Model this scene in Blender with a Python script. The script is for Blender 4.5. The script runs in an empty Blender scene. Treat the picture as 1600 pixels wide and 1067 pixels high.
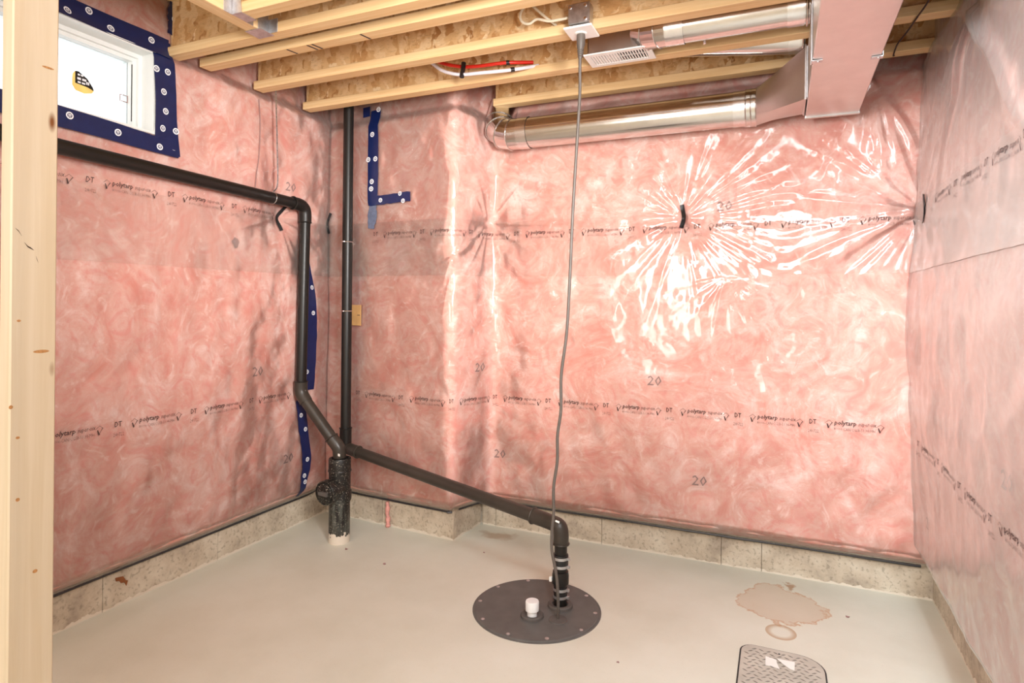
import bpy, bmesh, math, random
import numpy as np
from mathutils import Vector, Matrix

random.seed(7)
sc = bpy.context.scene
col = sc.collection
PI = math.pi

# ------------------------------------------------------------------ camera
cam_d = bpy.data.cameras.new('camera'); cam = bpy.data.objects.new('camera', cam_d); col.objects.link(cam)
cam_d.sensor_width = 36.0; cam_d.lens = 955 / 1600 * 36.0
cam_d.shift_y = -58.5 / 1600; cam_d.clip_start = .05
yaw, roll = math.radians(23.7), math.radians(.55)
F = Vector((-math.sin(yaw), math.cos(yaw), 0)); R = Vector((math.cos(yaw), math.sin(yaw), 0)); U = Vector((0, 0, 1))
R2 = R * math.cos(roll) + U * math.sin(roll); U2 = U * math.cos(roll) - R * math.sin(roll)
M = Matrix((R2, U2, -F)).transposed().to_4x4(); M.translation = Vector((0, 0, 1.35))
cam.matrix_world = M
sc.camera = cam

# ------------------------------------------------------------------ light and exposure
w = bpy.data.worlds.new('sky'); sc.world = w; w.use_nodes = True
w.node_tree.nodes['Background'].inputs[0].default_value = (.93, .97, 1, 1)
w.node_tree.nodes['Background'].inputs[1].default_value = 3.0

def area(name, loc, target, sx, sy, power, rgb):
    l = bpy.data.lights.new(name, 'AREA'); l.shape = 'RECTANGLE'; l.size = sx; l.size_y = sy
    l.energy = power; l.color = rgb
    o = bpy.data.objects.new(name, l); col.objects.link(o); o.location = loc
    o.rotation_euler = (Vector(target) - Vector(loc)).to_track_quat('-Z', 'Y').to_euler()
    return o
area('key_lamp', (.05, -.40, 2.38), (-2.2, 2.8, 1.2), 1.3, .55, 45, (.99, .99, 1.0))
area('lamp_warm', (-1.2, -1.4, 1.25), (-.2, 2.6, 1.6), .8, .7, 26, (1.0, .95, .88))
d = area('cool_floor_fill', (.32, .80, 2.70), (.22, 2.7, 0), .5, .6, 46, (.76, .90, 1.0)); d.data.spread = math.radians(95)  # added overhead stand-in for cool daylight on the right floor; no opening there
d = area('left_fill', (.36, .55, 1.95), (-1.85, 2.75, 1.85), .35, .8, 30, (1.0, .98, .95)); d.data.spread = math.radians(72)  # added unseen fill that brightens the left wall and pier
d = area('right_fill', (-1.0, .25, 1.85), (.6, 2.55, 1.45), .35, .7, 17, (.97, .98, 1.0)); d.data.spread = math.radians(62)  # added unseen fill that lifts the right wall
area('bounce_fill', (-.9, -1.2, 1.5), (-.9, -3.2, 1.6), 1.6, 1.2, 70, (1.0, .98, .96))  # added behind the camera, thrown at the rear wall for soft bounced light
area('ambient_fill', (-.7, -1.0, 2.74), (-.8, -.2, 0), 2.4, 2.2, 50, (1.0, .98, .96))  # added broad ambient fill below the subfloor, not a fixture

sc.view_settings.view_transform = 'Standard'; sc.view_settings.look = 'None'
sc.view_settings.exposure = -0.28; sc.view_settings.gamma = 1.0; sc.view_settings.use_curve_mapping = False

# ------------------------------------------------------------------ helpers
def srgb(r, g, b):
    f = lambda c: (c / 255 / 12.92) if c / 255 <= .04045 else ((c / 255 + .055) / 1.055) ** 2.4
    return (f(r), f(g), f(b), 1)

class MB:
    def __init__(s): s.v = []; s.f = []; s.sm = []
    def add(s, vs, fs, smooth=False):
        o = len(s.v); s.v += [tuple(p) for p in vs]
        for f in fs: s.f.append([i + o for i in f]); s.sm.append(smooth)
        return s
    def box(s, x0, x1, y0, y1, z0, z1, rot=0, c=None):
        vs = [(x, y, z) for z in (z0, z1) for y in (y0, y1) for x in (x0, x1)]
        if rot:
            cx, cy = c or ((x0 + x1) / 2, (y0 + y1) / 2); a, b = math.cos(rot), math.sin(rot)
            vs = [(cx + (x - cx) * a - (y - cy) * b, cy + (x - cx) * b + (y - cy) * a, z) for x, y, z in vs]
        return s.add(vs, [(0, 2, 3, 1), (4, 5, 7, 6), (0, 1, 5, 4), (2, 6, 7, 3), (0, 4, 6, 2), (1, 3, 7, 5)])
    def bbox(s, x0, x1, y0, y1, z0, z1, b=.003):
        bm = bmesh.new(); bmesh.ops.create_cube(bm, size=1)
        for v in bm.verts: v.co = Vector(((x0 + x1) / 2 + v.co.x * (x1 - x0), (y0 + y1) / 2 + v.co.y * (y1 - y0), (z0 + z1) / 2 + v.co.z * (z1 - z0)))
        bmesh.ops.bevel(bm, geom=bm.edges[:], offset=b, segments=1, affect='EDGES', profile=.5)
        bm.verts.index_update(); s.add([v.co[:] for v in bm.verts], [[v.index for v in f.verts] for f in bm.faces]); bm.free(); return s
    def tube(s, pts, r, seg=16, caps=True, smooth=True):
        pts = [Vector(p) for p in pts]; n = len(pts); rr = r if isinstance(r, (list, tuple)) else [r] * n
        t = [(pts[min(i + 1, n - 1)] - pts[max(i - 1, 0)]).normalized() for i in range(n)]
        up = Vector((0, 0, 1)) if abs(t[0].z) < .9 else Vector((0, 1, 0))
        a = t[0].cross(up).normalized(); vs = []
        for i in range(n):
            a = (a - t[i] * a.dot(t[i])).normalized(); b = t[i].cross(a)
            for k in range(seg):
                th = 2 * PI * k / seg; vs.append(pts[i] + (a * math.cos(th) + b * math.sin(th)) * rr[i])
        fs = [(i * seg + k, i * seg + (k + 1) % seg, (i + 1) * seg + (k + 1) % seg, (i + 1) * seg + k) for i in range(n - 1) for k in range(seg)]
        s.add(vs, fs, smooth)
        if caps:
            o = len(s.v) - len(vs)
            s.f.append([o + k for k in range(seg)][::-1]); s.sm.append(False)
            s.f.append([o + (n - 1) * seg + k for k in range(seg)]); s.sm.append(False)
        return s
    def lathe(s, base, axis, prof, seg=28, smooth=True):
        # prof: list of (radius, distance along axis)
        base = Vector(base); ax = Vector(axis).normalized()
        a = ax.cross(Vector((0, 0, 1)) if abs(ax.z) < .9 else Vector((1, 0, 0))).normalized(); b = ax.cross(a)
        for i in range(len(prof) - 1):
            (r0, h0), (r1, h1) = prof[i], prof[i + 1]; vs = []
            for r, h in ((r0, h0), (r1, h1)):
                for k in range(seg):
                    th = 2 * PI * k / seg; vs.append(base + ax * h + (a * math.cos(th) + b * math.sin(th)) * r)
            s.add(vs, [(k, (k + 1) % seg, seg + (k + 1) % seg, seg + k) for k in range(seg)], smooth)
        return s
    def torus(s, c, axis, R_, r, seg=32, m=10):
        prof = [(R_ + r * math.cos(2 * PI * i / m), r * math.sin(2 * PI * i / m)) for i in range(m + 1)]
        return s.lathe(c, axis, prof, seg)
    def build(s, name, m, parent=None):
        me = bpy.data.meshes.new(name)
        off = Vector((0, 0, 0)); p = parent
        while p is not None: off += p.location; p = p.parent
        me.from_pydata([(x - off.x, y - off.y, z - off.z) for x, y, z in s.v], [], s.f)
        me.polygons.foreach_set('use_smooth', s.sm); me.validate(); me.update()
        bm = bmesh.new(); bm.from_mesh(me); bmesh.ops.remove_doubles(bm, verts=bm.verts, dist=1e-5)
        bmesh.ops.recalc_face_normals(bm, faces=bm.faces)
        bm.to_mesh(me); bm.free()
        if any(s.sm): me.set_sharp_from_angle(angle=math.radians(38))
        return link(name, me, m, parent)

def link(name, me, m, parent=None):
    o = bpy.data.objects.new(name, me); col.objects.link(o)
    if m: me.materials.append(m)
    if parent: o.parent = parent
    return o
def tag(o, label=None, cat=None, group=None, kind=None):
    if label: o['label'] = label
    if cat: o['category'] = cat
    if group: o['group'] = group
    if kind: o['kind'] = kind
    return o
def thing(name, label, cat, loc=(0, 0, 0), group=None):
    o = bpy.data.objects.new(name, None); col.objects.link(o); o.location = loc; o.empty_display_size = .05
    return tag(o, label, cat, group)
def spline(pts, n=8):
    P = [np.array(p, float) for p in pts]; P = [2 * P[0] - P[1]] + P + [2 * P[-1] - P[-2]]; out = []
    for i in range(1, len(P) - 2):
        for k in range(n):
            t = k / n; a, b, c, d = P[i - 1], P[i], P[i + 1], P[i + 2]
            out.append(.5 * ((2 * b) + (c - a) * t + (2 * a - 5 * b + 4 * c - d) * t * t + (3 * b - a - 3 * c + d) * t ** 3))
    return [tuple(p) for p in out] + [tuple(P[-2])]

# ------------------------------------------------------------------ materials
class NT:
    def __init__(s, name):
        s.m = bpy.data.materials.new(name); s.m.use_nodes = True; s.t = s.m.node_tree; s.t.nodes.clear()
        s.out = s.n('ShaderNodeOutputMaterial'); s.co = s.n('ShaderNodeTexCoord')
    def n(s, ty, **kw):
        x = s.t.nodes.new(ty)
        for k, v in kw.items():
            if k.startswith('_'): setattr(x, k[1:], v)
            else: s.set(x.inputs[k.replace('__', ' ')], v)
        return x
    def set(s, inp, v):
        if hasattr(v, 'bl_idname') and hasattr(v, 'outputs'): v = v.outputs[0]
        if isinstance(v, bpy.types.NodeSocket): s.t.links.new(v, inp)
        else: inp.default_value = v
    def mapped(s, sc_=(1, 1, 1), rot=(0, 0, 0)):
        x = s.n('ShaderNodeMapping'); s.set(x.inputs[0], s.co.outputs['Object']); x.inputs['Scale'].default_value = sc_; x.inputs['Rotation'].default_value = rot; return x
    def noise(s, vec, scale, detail=4, rough=.55, dist=0):
        x = s.n('ShaderNodeTexNoise'); s.set(x.inputs['Vector'], vec); x.inputs['Scale'].default_value = scale; x.inputs['Detail'].default_value = detail
        x.inputs['Roughness'].default_value = rough; x.inputs['Distortion'].default_value = dist; return x
    def ramp(s, fac, stops, interp='LINEAR'):
        x = s.n('ShaderNodeValToRGB'); s.set(x.inputs[0], fac); e = x.color_ramp.elements; x.color_ramp.interpolation = interp
        while len(e) < len(stops): e.new(.5)
        for i, (p, c) in enumerate(stops): e[i].position = p; e[i].color = c if len(c) == 4 else (*c, 1)
        return x
    def mix(s, fac, a, b, mode='MIX'):
        x = s.n('ShaderNodeMix', _data_type='RGBA', _blend_type=mode); s.set(x.inputs[0], fac); s.set(x.inputs[6], a); s.set(x.inputs[7], b); return x.outputs[2]
    def math(s, op, a, b=0.0, c=0.0, clamp=False):
        x = s.n('ShaderNodeMath', _operation=op); x.use_clamp = clamp; s.set(x.inputs[0], a); s.set(x.inputs[1], b); s.set(x.inputs[2], c); return x.outputs[0]
    def bump(s, h, strength=.3, dist=.01):
        x = s.n('ShaderNodeBump'); s.set(x.inputs['Height'], h); x.inputs['Strength'].default_value = strength; x.inputs['Distance'].default_value = dist; return x
    def pbr(s, color, rough=.5, metal=0, normal=None, spec=.5, **kw):
        x = s.n('ShaderNodeBsdfPrincipled'); s.set(x.inputs['Base Color'], color); s.set(x.inputs['Roughness'], rough); s.set(x.inputs['Metallic'], metal)
        x.inputs['Specular IOR Level'].default_value = spec
        if normal: s.set(x.inputs['Normal'], normal)
        for k, v in kw.items(): s.set(x.inputs[k.replace('_', ' ')], v)
        s.t.links.new(x.outputs[0], s.out.inputs[0]); return s.m
BLK = (0, 0, 0, 1); WHT = (1, 1, 1, 1)

def m_plain(name, c, rough=.5, metal=0, var=.12, scale=25, spec=.5):
    t = NT(name); nz = t.noise(t.co.outputs['Object'], scale, 3)
    d = tuple(x * (1 - var) for x in c[:3]) + (1,); l = tuple(min(1, x * (1 + var)) for x in c[:3]) + (1,)
    return t.pbr(t.ramp(nz, [(.3, d), (.7, l)]), rough, metal, None, spec)

def m_wood(name, axis, base, dark, grain=60):
    t = NT(name); s = [grain, grain, grain]; s[axis] = 1.6
    g = t.noise(t.mapped(tuple(s)), 1.0, 5, .6, .4)
    s2 = [7, 7, 7]; s2[axis] = .5
    g2 = t.noise(t.mapped(tuple(s2)), 1.0, 3, .5, .8)
    c = t.mix(t.ramp(g, [(.35, BLK), (.75, WHT)]), dark, base)
    c = t.mix(t.ramp(g2, [(.45, BLK), (.8, (.55, .55, .55, 1))]), c, tuple(x * .72 for x in base[:3]) + (1,))
    s3 = [14, 14, 14]; s3[axis] = 5
    k = t.n('ShaderNodeTexVoronoi'); t.set(k.inputs['Vector'], t.mapped(tuple(s3))); k.inputs['Scale'].default_value = .55
    kn = t.ramp(k.outputs['Distance'], [(.035, WHT), (.075, BLK)])
    c = t.mix(kn, c, srgb(120, 72, 34))
    return t.pbr(c, .62, 0, t.bump(g, .15, .002), .3)

def m_osb(name, plane):
    t = NT(name)
    co = t.mapped((1, 1, 1)); nz = t.noise(co, 9, 2, .5)
    vv = t.n('ShaderNodeVectorMath', _operation='MULTIPLY_ADD'); t.set(vv.inputs[0], nz.outputs['Color']); vv.inputs[1].default_value = (.16, .16, .16); t.set(vv.inputs[2], co.outputs[0])
    outs = []
    for rot, sc_ in ((.35, (26, 30, 9)), (-.45, (18, 20, 7))):
        mp = t.n('ShaderNodeMapping'); t.set(mp.inputs[0], vv.outputs[0]); mp.inputs['Rotation'].default_value = (rot, rot, rot * .6); mp.inputs['Scale'].default_value = sc_
        v = t.n('ShaderNodeTexVoronoi'); t.set(v.inputs['Vector'], mp); v.inputs['Scale'].default_value = 1.0
        outs.append(t.ramp(v.outputs['Color'], [(.0, srgb(150, 98, 54)), (.22, srgb(196, 148, 94)), (.55, srgb(220, 182, 132)), (1, srgb(236, 210, 168))]))
    pick = t.ramp(t.noise(co, 14, 3), [(.46, BLK), (.54, WHT)])
    c = t.mix(pick, outs[0], outs[1])
    f = t.noise(t.mapped((30, 90, 120)), 1.5, 3)
    c = t.mix(t.ramp(f, [(.55, BLK), (.75, (.35, .35, .35, 1))]), c, srgb(120, 76, 40))
    return t.pbr(c, .6, 0, t.bump(f, .25, .004), .3)

def m_insul(name='pink_fibre'):
    t = NT(name); co = t.co.outputs['Object']
    a = t.noise(co, 3.0, 6, .62, 2.2); b = t.noise(co, 7.5, 6, .6, 3.0); f = t.noise(co, 70, 4, .7, 1.5)
    c = t.ramp(a, [(.30, srgb(213, 144, 130)), (.44, srgb(219, 170, 157)), (.56, srgb(225, 187, 177)), (.68, srgb(235, 212, 206))])
    c = t.mix(t.ramp(b, [(.34, (.6, .6, .6, 1)), (.5, BLK)]), c, srgb(218, 140, 130))
    c = t.mix(t.ramp(b, [(.56, BLK), (.70, (.7, .7, .7, 1))]), c, srgb(240, 220, 215))
    c = t.mix(t.ramp(f, [(.4, (.25, .25, .25, 1)), (.6, BLK)]), c, srgb(222, 154, 142))
    h = t.math('ADD', a.outputs[0], t.math('MULTIPLY', f.outputs[0], .15))
    return t.pbr(c, .95, 0, t.bump(h, .35, .02), .1)

def m_poly(name, milky, graze, stretch, rough=.10, bmp=.14):
    t = NT(name)
    s1 = t.noise(t.mapped(stretch), 5, 3, .5, .6); s2 = t.noise(t.mapped(stretch), 19, 3, .5, 1.2)
    h = t.math('ADD', s1.outputs[0], t.math('MULTIPLY', s2.outputs[0], .3))
    bp = t.bump(h, bmp, .012)
    tr = t.n('ShaderNodeBsdfTransparent'); tr.inputs[0].default_value = (.97, .965, .955, 1)
    df = t.n('ShaderNodeBsdfDiffuse'); df.inputs[0].default_value = srgb(226, 220, 214)
    lw = t.n('ShaderNodeLayerWeight'); lw.inputs[0].default_value = .5
    g = t.math('POWER', lw.outputs['Facing'], 3.0)
    fac = t.math('MULTIPLY_ADD', g, graze, milky, True)
    mx = t.n('ShaderNodeMixShader'); t.set(mx.inputs[0], fac); t.t.links.new(tr.outputs[0], mx.inputs[1]); t.t.links.new(df.outputs[0], mx.inputs[2])
    gl = t.n('ShaderNodeBsdfGlossy'); gl.inputs['Roughness'].default_value = rough; gl.inputs[0].default_value = WHT; t.set(gl.inputs['Normal'], bp)
    fr = t.n('ShaderNodeFresnel'); fr.inputs[0].default_value = 1.55; t.set(fr.inputs['Normal'], bp)
    m2 = t.n('ShaderNodeMixShader'); t.set(m2.inputs[0], t.math('MULTIPLY', fr.outputs[0], .85, 0, True)); t.t.links.new(mx.outputs[0], m2.inputs[1]); t.t.links.new(gl.outputs[0], m2.inputs[2])
    t.t.links.new(m2.outputs[0], t.out.inputs[0]); return t.m

def m_concrete(name):
    t = NT(name); co = t.co.outputs['Object']
    a = t.noise(co, 6, 6, .65); b = t.noise(co, 60, 3)
    c = t.ramp(a, [(.3, srgb(158, 144, 128)), (.5, srgb(192, 178, 158)), (.72, srgb(212, 202, 184))])
    c = t.mix(t.ramp(b, [(.34, (.5, .5, .5, 1)), (.46, BLK)]), c, srgb(128, 118, 102))
    z = t.n('ShaderNodeSeparateXYZ'); t.set(z.inputs[0], t.co.outputs['Object'])
    edge = t.math('MULTIPLY_ADD', t.noise(co, 22, 4).outputs[0], .05, -.014)
    pm = t.math('LESS_THAN', z.outputs[2], edge)
    c = t.mix(pm, c, srgb(214, 204, 188))
    return t.pbr(c, .85, 0, t.bump(t.math('ADD', a.outputs[0], t.math('MULTIPLY', b.outputs[0], .4)), .5, .008), .25)

def m_floor():
    t = NT('painted_concrete_floor'); co = t.co.outputs['Object']
    a = t.noise(co, 1.7, 5, .6); b = t.noise(co, 130, 4, .7); d = t.noise(co, 240, 2)
    c = t.ramp(a, [(.3, srgb(204, 202, 186)), (.55, srgb(214, 213, 199)), (.75, srgb(220, 220, 208))])
    c = t.mix(t.ramp(b, [(.28, (.3, .3, .3, 1)), (.40, BLK)]), c, srgb(172, 162, 144))
    # irregular dried water stain
    wob = t.noise(co, 9, 4, .6); wv = t.n('ShaderNodeVectorMath', _operation='MULTIPLY_ADD')
    sub = t.n('ShaderNodeVectorMath', _operation='SUBTRACT'); t.set(sub.inputs[0], wob.outputs['Color']); sub.inputs[1].default_value = (.5, .5, .5)
    t.set(wv.inputs[0], sub.outputs[0]); wv.inputs[1].default_value = (.22, .22, 0); t.set(wv.inputs[2], co)
    def dist(vec, cx, cy, rx, ry):
        m = t.n('ShaderNodeMapping'); t.set(m.inputs[0], vec); m.inputs['Location'].default_value = (-cx / rx, -cy / ry, 0); m.inputs['Scale'].default_value = (1 / rx, 1 / ry, 0)
        l = t.n('ShaderNodeVectorMath', _operation='LENGTH'); t.set(l.inputs[0], m); return l.outputs['Value']
    D = dist(wv.outputs[0], .02, 3.035, .185, .195)
    c = t.mix(t.ramp(D, [(0, (.30, .30, .30, 1)), (.90, (.36, .36, .36, 1)), (.955, (.9, .9, .9, 1)), (.99, BLK)]), c, srgb(190, 152, 118))
    D3 = dist(wv.outputs[0], .062, 3.255, .042, .03)
    c = t.mix(t.ramp(D3, [(.6, (.8, .8, .8, 1)), (1.0, BLK)]), c, srgb(160, 118, 76))
    # round rust ring left by a can
    D2 = dist(co, .014, 2.775, .060, .064)
    c = t.mix(t.ramp(D2, [(.55, BLK), (.86, (.75, .75, .75, 1)), (1.0, (.8, .8, .8, 1)), (1.25, BLK)]), c, srgb(176, 146, 112))
    # faint tan scuffs by the pier
    D4 = dist(wv.outputs[0], -1.50, 3.24, .14, .06)
    c = t.mix(t.ramp(D4, [(.4, (.6, .6, .6, 1)), (1.0, BLK)]), c, srgb(168, 138, 106))
    return t.pbr(c, .42, 0, t.bump(t.math('ADD', b.outputs[0], t.math('MULTIPLY', d.outputs[0], .3)), .12, .003), .35)

def m_abs(name, dust):
    t = NT(name); co = t.co.outputs['Object']; a = t.noise(co, 2.5, 5, .7)
    c = t.mix(t.ramp(a, [(.2, (dust * .3, dust * .3, dust * .3, 1)), (.8, (dust, dust, dust, 1))]), srgb(21, 19, 18), srgb(112, 100, 88))
    return t.pbr(c, t.math('MULTIPLY_ADD', a.outputs[0], .3, .22), 0, None, .35)
def m_stack():
    t = NT('speckled_black_plastic'); co = t.co.outputs['Object']; sp = t.noise(co, 150, 3, .7); a = t.noise(t.mapped((30, 30, 5)), 1.4, 4)
    z = t.n('ShaderNodeSeparateXYZ'); t.set(z.inputs[0], t.n('ShaderNodeNewGeometry').outputs['Position'])
    c = t.mix(t.ramp(sp, [(.60, BLK), (.66, WHT)]), srgb(24, 22, 20), srgb(176, 166, 150))
    low = t.math('LESS_THAN', z.outputs[2], .25)
    c = t.mix(t.math('MULTIPLY', low, t.ramp(a, [(.45, BLK), (.75, (.6, .6, .6, 1))]).outputs[0]), c, srgb(120, 122, 112))
    pt = t.math('LESS_THAN', z.outputs[2], t.math('MULTIPLY_ADD', t.noise(co, 30, 4, .7).outputs[0], .16, -.03))
    c = t.mix(pt, c, srgb(212, 200, 184))
    return t.pbr(c, .4, 0, None, .4)
def m_metal(name, rough, base, var=.06, scale=8):
    t = NT(name); a = t.noise(t.co.outputs['Object'], scale, 4, .6)
    d = tuple(x * (1 - var) for x in base[:3]) + (1,); l = tuple(min(1, x * (1 + var)) for x in base[:3]) + (1,)
    return t.pbr(t.ramp(a, [(.3, d), (.7, l)]), t.math('MULTIPLY_ADD', a.outputs[0], .1, rough), 1.0, t.bump(a, .04, .01))
def m_glass():
    t = NT('window_glass'); tr = t.n('ShaderNodeBsdfTransparent'); tr.inputs[0].default_value = (.96, .98, .98, 1)
    gl = t.n('ShaderNodeBsdfGlossy'); gl.inputs['Roughness'].default_value = .02
    fr = t.n('ShaderNodeFresnel'); fr.inputs[0].default_value = 1.45
    m = t.n('ShaderNodeMixShader'); t.set(m.inputs[0], fr.outputs[0]); t.t.links.new(tr.outputs[0], m.inputs[1]); t.t.links.new(gl.outputs[0], m.inputs[2])
    t.t.links.new(m.outputs[0], t.out.inputs[0]); return t.m

WOODX = m_wood('pine_flange_x', 0, srgb(234, 204, 158), srgb(216, 178, 126))
WOODY = m_wood('pine_flange_y', 1, srgb(234, 204, 160), srgb(216, 178, 128))
STUDW = m_wood('pale_spruce', 2, srgb(216, 204, 182), srgb(204, 188, 160), 45)
OSB = m_osb('strand_board', 0)
PINK = m_insul()
POLYH = m_poly('clear_poly_film', .06, .25, (1, 1, 1))
POLYU = m_poly('clear_poly_film_upper', .08, .28, (1, 1, 1), .10, .2)
POLYR = m_poly('milky_poly_film', .14, .50, (1, 2.2, .35), .2, .08)
CONC = m_concrete('form_concrete')
FLOORM = m_floor()
ABS = m_abs('black_drain_plastic', .03); ABSD = m_abs('dusty_black_plastic', .34); STACK = m_stack()
GALV = m_metal('satin_galvanised', .30, (.66, .64, .63)); SHINY = m_metal('bright_galvanised', .13, (.74, .73, .72)); FOIL = m_metal('foil_tape', .2, (.85, .85, .86), .05, 60)
STRAPM = m_metal('zinc_strap', .38, (.6, .61, .63), .2, 40)
NAVY = m_plain('navy_tape', srgb(17, 31, 76), .28, 0, .12, 30); NAVYG = m_plain('faded_tape', srgb(92, 100, 122), .5, 0, .2, 60)
LOGO = m_plain('white_print', srgb(232, 234, 240), .5, 0, .02)
BLACKT = m_plain('black_tape', srgb(26, 25, 26), .4)
INK = m_plain('black_ink', srgb(66, 48, 46), .8); INKB = m_plain('grey_stencil_ink', srgb(148, 116, 112), .9)
VINYL = m_plain('white_vinyl', srgb(224, 226, 224), .35, 0, .02); WHITEP = m_plain('white_plastic', srgb(240, 240, 238), .35, 0, .02)
GLASS = m_glass()
SEAL = m_plain('black_sealant', srgb(44, 44, 48), .35, 0, .2)
RUBBER = m_plain('grey_rubber', srgb(86, 80, 76), .7)
LIDM = m_plain('charcoal_lid', srgb(92, 91, 88), .5, 0, .14, 14)
PLATEM = m_plain('tread_plate', srgb(186, 180, 168), .5, .0, .14, 9)
TREADM = m_plain('worn_tread', srgb(120, 112, 102), .45, 0, .2, 30); DARK = m_plain('dark_gap', srgb(40, 38, 36), .8)
RED = m_plain('red_pex', srgb(214, 44, 30), .35); WPEX = m_plain('white_pex', srgb(222, 216, 222), .35)
CORD = m_plain('grey_cord', srgb(92, 84, 78), .5); CABLE = m_plain('ivory_cable', srgb(226, 214, 190), .5)
CARD = m_plain('brown_card', srgb(176, 134, 84), .8)
FOAMP = m_plain('pink_foam', srgb(214, 150, 140), .8); PAPER = m_plain('paper', srgb(236, 234, 228), .7, 0, .03)
RUST = m_plain('rust_patch', srgb(132, 78, 40), .9); YELLOW = m_plain('yellow_print', srgb(236, 206, 120), .5); RUBK = m_plain('louver_dark', srgb(52, 50, 50), .6)
PLYR = m_plain('rear_wall_paint', srgb(214, 204, 194), .8)

# ------------------------------------------------------------------ surface fields for the insulated walls
def hashn(ix, iy, seed):
    h = (ix.astype(np.int64) * 374761393 + iy.astype(np.int64) * 668265263 + seed * 982451653) & 0x7fffffff
    h = ((h ^ (h >> 13)) * 1274126177) & 0x7fffffff
    return ((h ^ (h >> 16)) & 0xffff) / 65535.0
def vn(u, v, seed):
    iu, iv = np.floor(u), np.floor(v); fu, fv = u - iu, v - iv; fu = fu * fu * (3 - 2 * fu); fv = fv * fv * (3 - 2 * fv)
    a, b, c, d = hashn(iu, iv, seed), hashn(iu + 1, iv, seed), hashn(iu, iv + 1, seed), hashn(iu + 1, iv + 1, seed)
    return (a * (1 - fu) + b * fu) * (1 - fv) + (c * (1 - fu) + d * fu) * fv
def fbm(u, v, seed, o=3):
    r = 0; a = .5
    for i in range(o): r = r + a * (vn(u * 2 ** i, v * 2 ** i, seed + i) - .5); a *= .5
    return r
def sstep(a, b, x): t = np.clip((x - a) / (b - a), 0, 1); return t * t * (3 - 2 * t)

class Surf:
    """a wall in (u, z); base path in plan with outward normals; depth fields measured from the concrete"""
    def __init__(s, path, smooth=.0, tacks=(), seed=1, ztop=2.45, depth=.09, zb=.185, bow=None, rim=.35):
        P = np.array(path, float); L = np.r_[0, np.cumsum(np.hypot(*np.diff(P, axis=0).T))]
        S = np.arange(0, L[-1], .005); X = np.interp(S, L, P[:, 0]); Y = np.interp(S, L, P[:, 1])
        if smooth:
            k = int(smooth / .005); ker = np.exp(-.5 * (np.arange(-3 * k, 3 * k + 1) / k) ** 2); ker /= ker.sum()
            pad = lambda A: np.r_[A[0] + (A[1] - A[0]) * np.arange(-3 * k, 0), A, A[-1] + (A[-1] - A[-2]) * np.arange(1, 3 * k + 1)]
            X, Y = np.convolve(pad(X), ker, 'valid'), np.convolve(pad(Y), ker, 'valid')
        tx, ty = np.gradient(X), np.gradient(Y); l = np.hypot(tx, ty); tx /= l; ty /= l
        s.S, s.X, s.Y, s.NX, s.NY = S, X, Y, ty, -tx
        s.len = S[-1]; s.tacks = tacks; s.seed = seed; s.ztop = ztop; s.depth = depth; s.zb = zb; s.bow = bow; s.rim = rim
    def at(s, u, z, d):
        x, y = np.interp(u, s.S, s.X), np.interp(u, s.S, s.Y); nx, ny = np.interp(u, s.S, s.NX), np.interp(u, s.S, s.NY)
        return np.stack([x + nx * d, y + ny * d, z + 0 * x], -1)
    def face(s, u, z):      # depth of the batt's face, 0 at the path
        low = sstep(s.zb - .01, s.zb + .055, z) ** .6
        hi = 1 - s.rim * sstep(s.ztop - .02, s.ztop + .05, z)
        prof = low * hi
        pin = 0 * u
        for (tu, tz, dp, rad) in [q[:4] for q in s.tacks]:
            r2 = ((u - tu) ** 2 + (z - tz) ** 2) / rad ** 2; pin = pin - dp * np.exp(-np.sqrt(r2 + .02))
        n = .034 * fbm(u * 3.2, z * 2.4, s.seed + 40) + .012 * fbm(u * 9, z * 7, s.seed + 50)
        return s.depth * prof - s.depth + (n + pin) * prof + .02 * (1 - hi) * fbm(u * 5, z * 5, s.seed + 60) + (s.bow(u, z) * prof if s.bow else 0)
    def film(s, u, z):
        zs = .165; zt = s.zb + .06
        base = s.face(u, np.maximum(z, zt))
        h = .006 + .010 * np.abs(fbm(u * 4.5, z * 3.2, s.seed + 3)) * 2
        for (tu, tz, dp, rad, folds) in s.tacks:
            for (ang, A, Lf, w0, wk) in folds:
                ca, sa = math.cos(ang), math.sin(ang); du, dz = u - tu, z - tz; t = du * ca + dz * sa; p = -du * sa + dz * ca
                p = p + .02 * t * np.sin(t * 9 + ang * 7)
                wd = w0 + wk * np.maximum(t, 0)
                h = h + np.where(t > 0, A * np.exp(-(t / Lf) ** 2) * sstep(0, .05, t) * np.exp(-(p / wd) ** 2), 0)
        # below the batt the film runs straight down to the sealant line on the concrete
        k = np.clip((z - zs) / (zt - zs), 0, 1) ** .7
        return (base + h) * k + (-s.depth + .004) * (1 - k)
    def grid(s, fn, u0, u1, z0, z1, du, extra=0., hole=None):
        nu, nz = max(2, int((u1 - u0) / du)), max(2, int((z1 - z0) / du)); uu = np.linspace(u0, u1, nu + 1); zz = np.linspace(z0, z1, nz + 1)
        Ug, Zg = np.meshgrid(uu, zz); d = fn(Ug, Zg) + extra; P = s.at(Ug, Zg, d).reshape(-1, 3)
        i = np.arange(nz)[:, None] * (nu + 1) + np.arange(nu)[None]; q = np.stack([i, i + 1, i + nu + 2, i + nu + 1], -1)
        if hole:
            cu, cz = (Ug[:-1, :-1] + Ug[1:, 1:]) / 2, (Zg[:-1, :-1] + Zg[1:, 1:]) / 2
            q = q[~((cu > hole[0]) & (cu < hole[1]) & (cz > hole[2]) & (cz < hole[3]))]
        return P, q.reshape(-1, 4)

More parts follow.
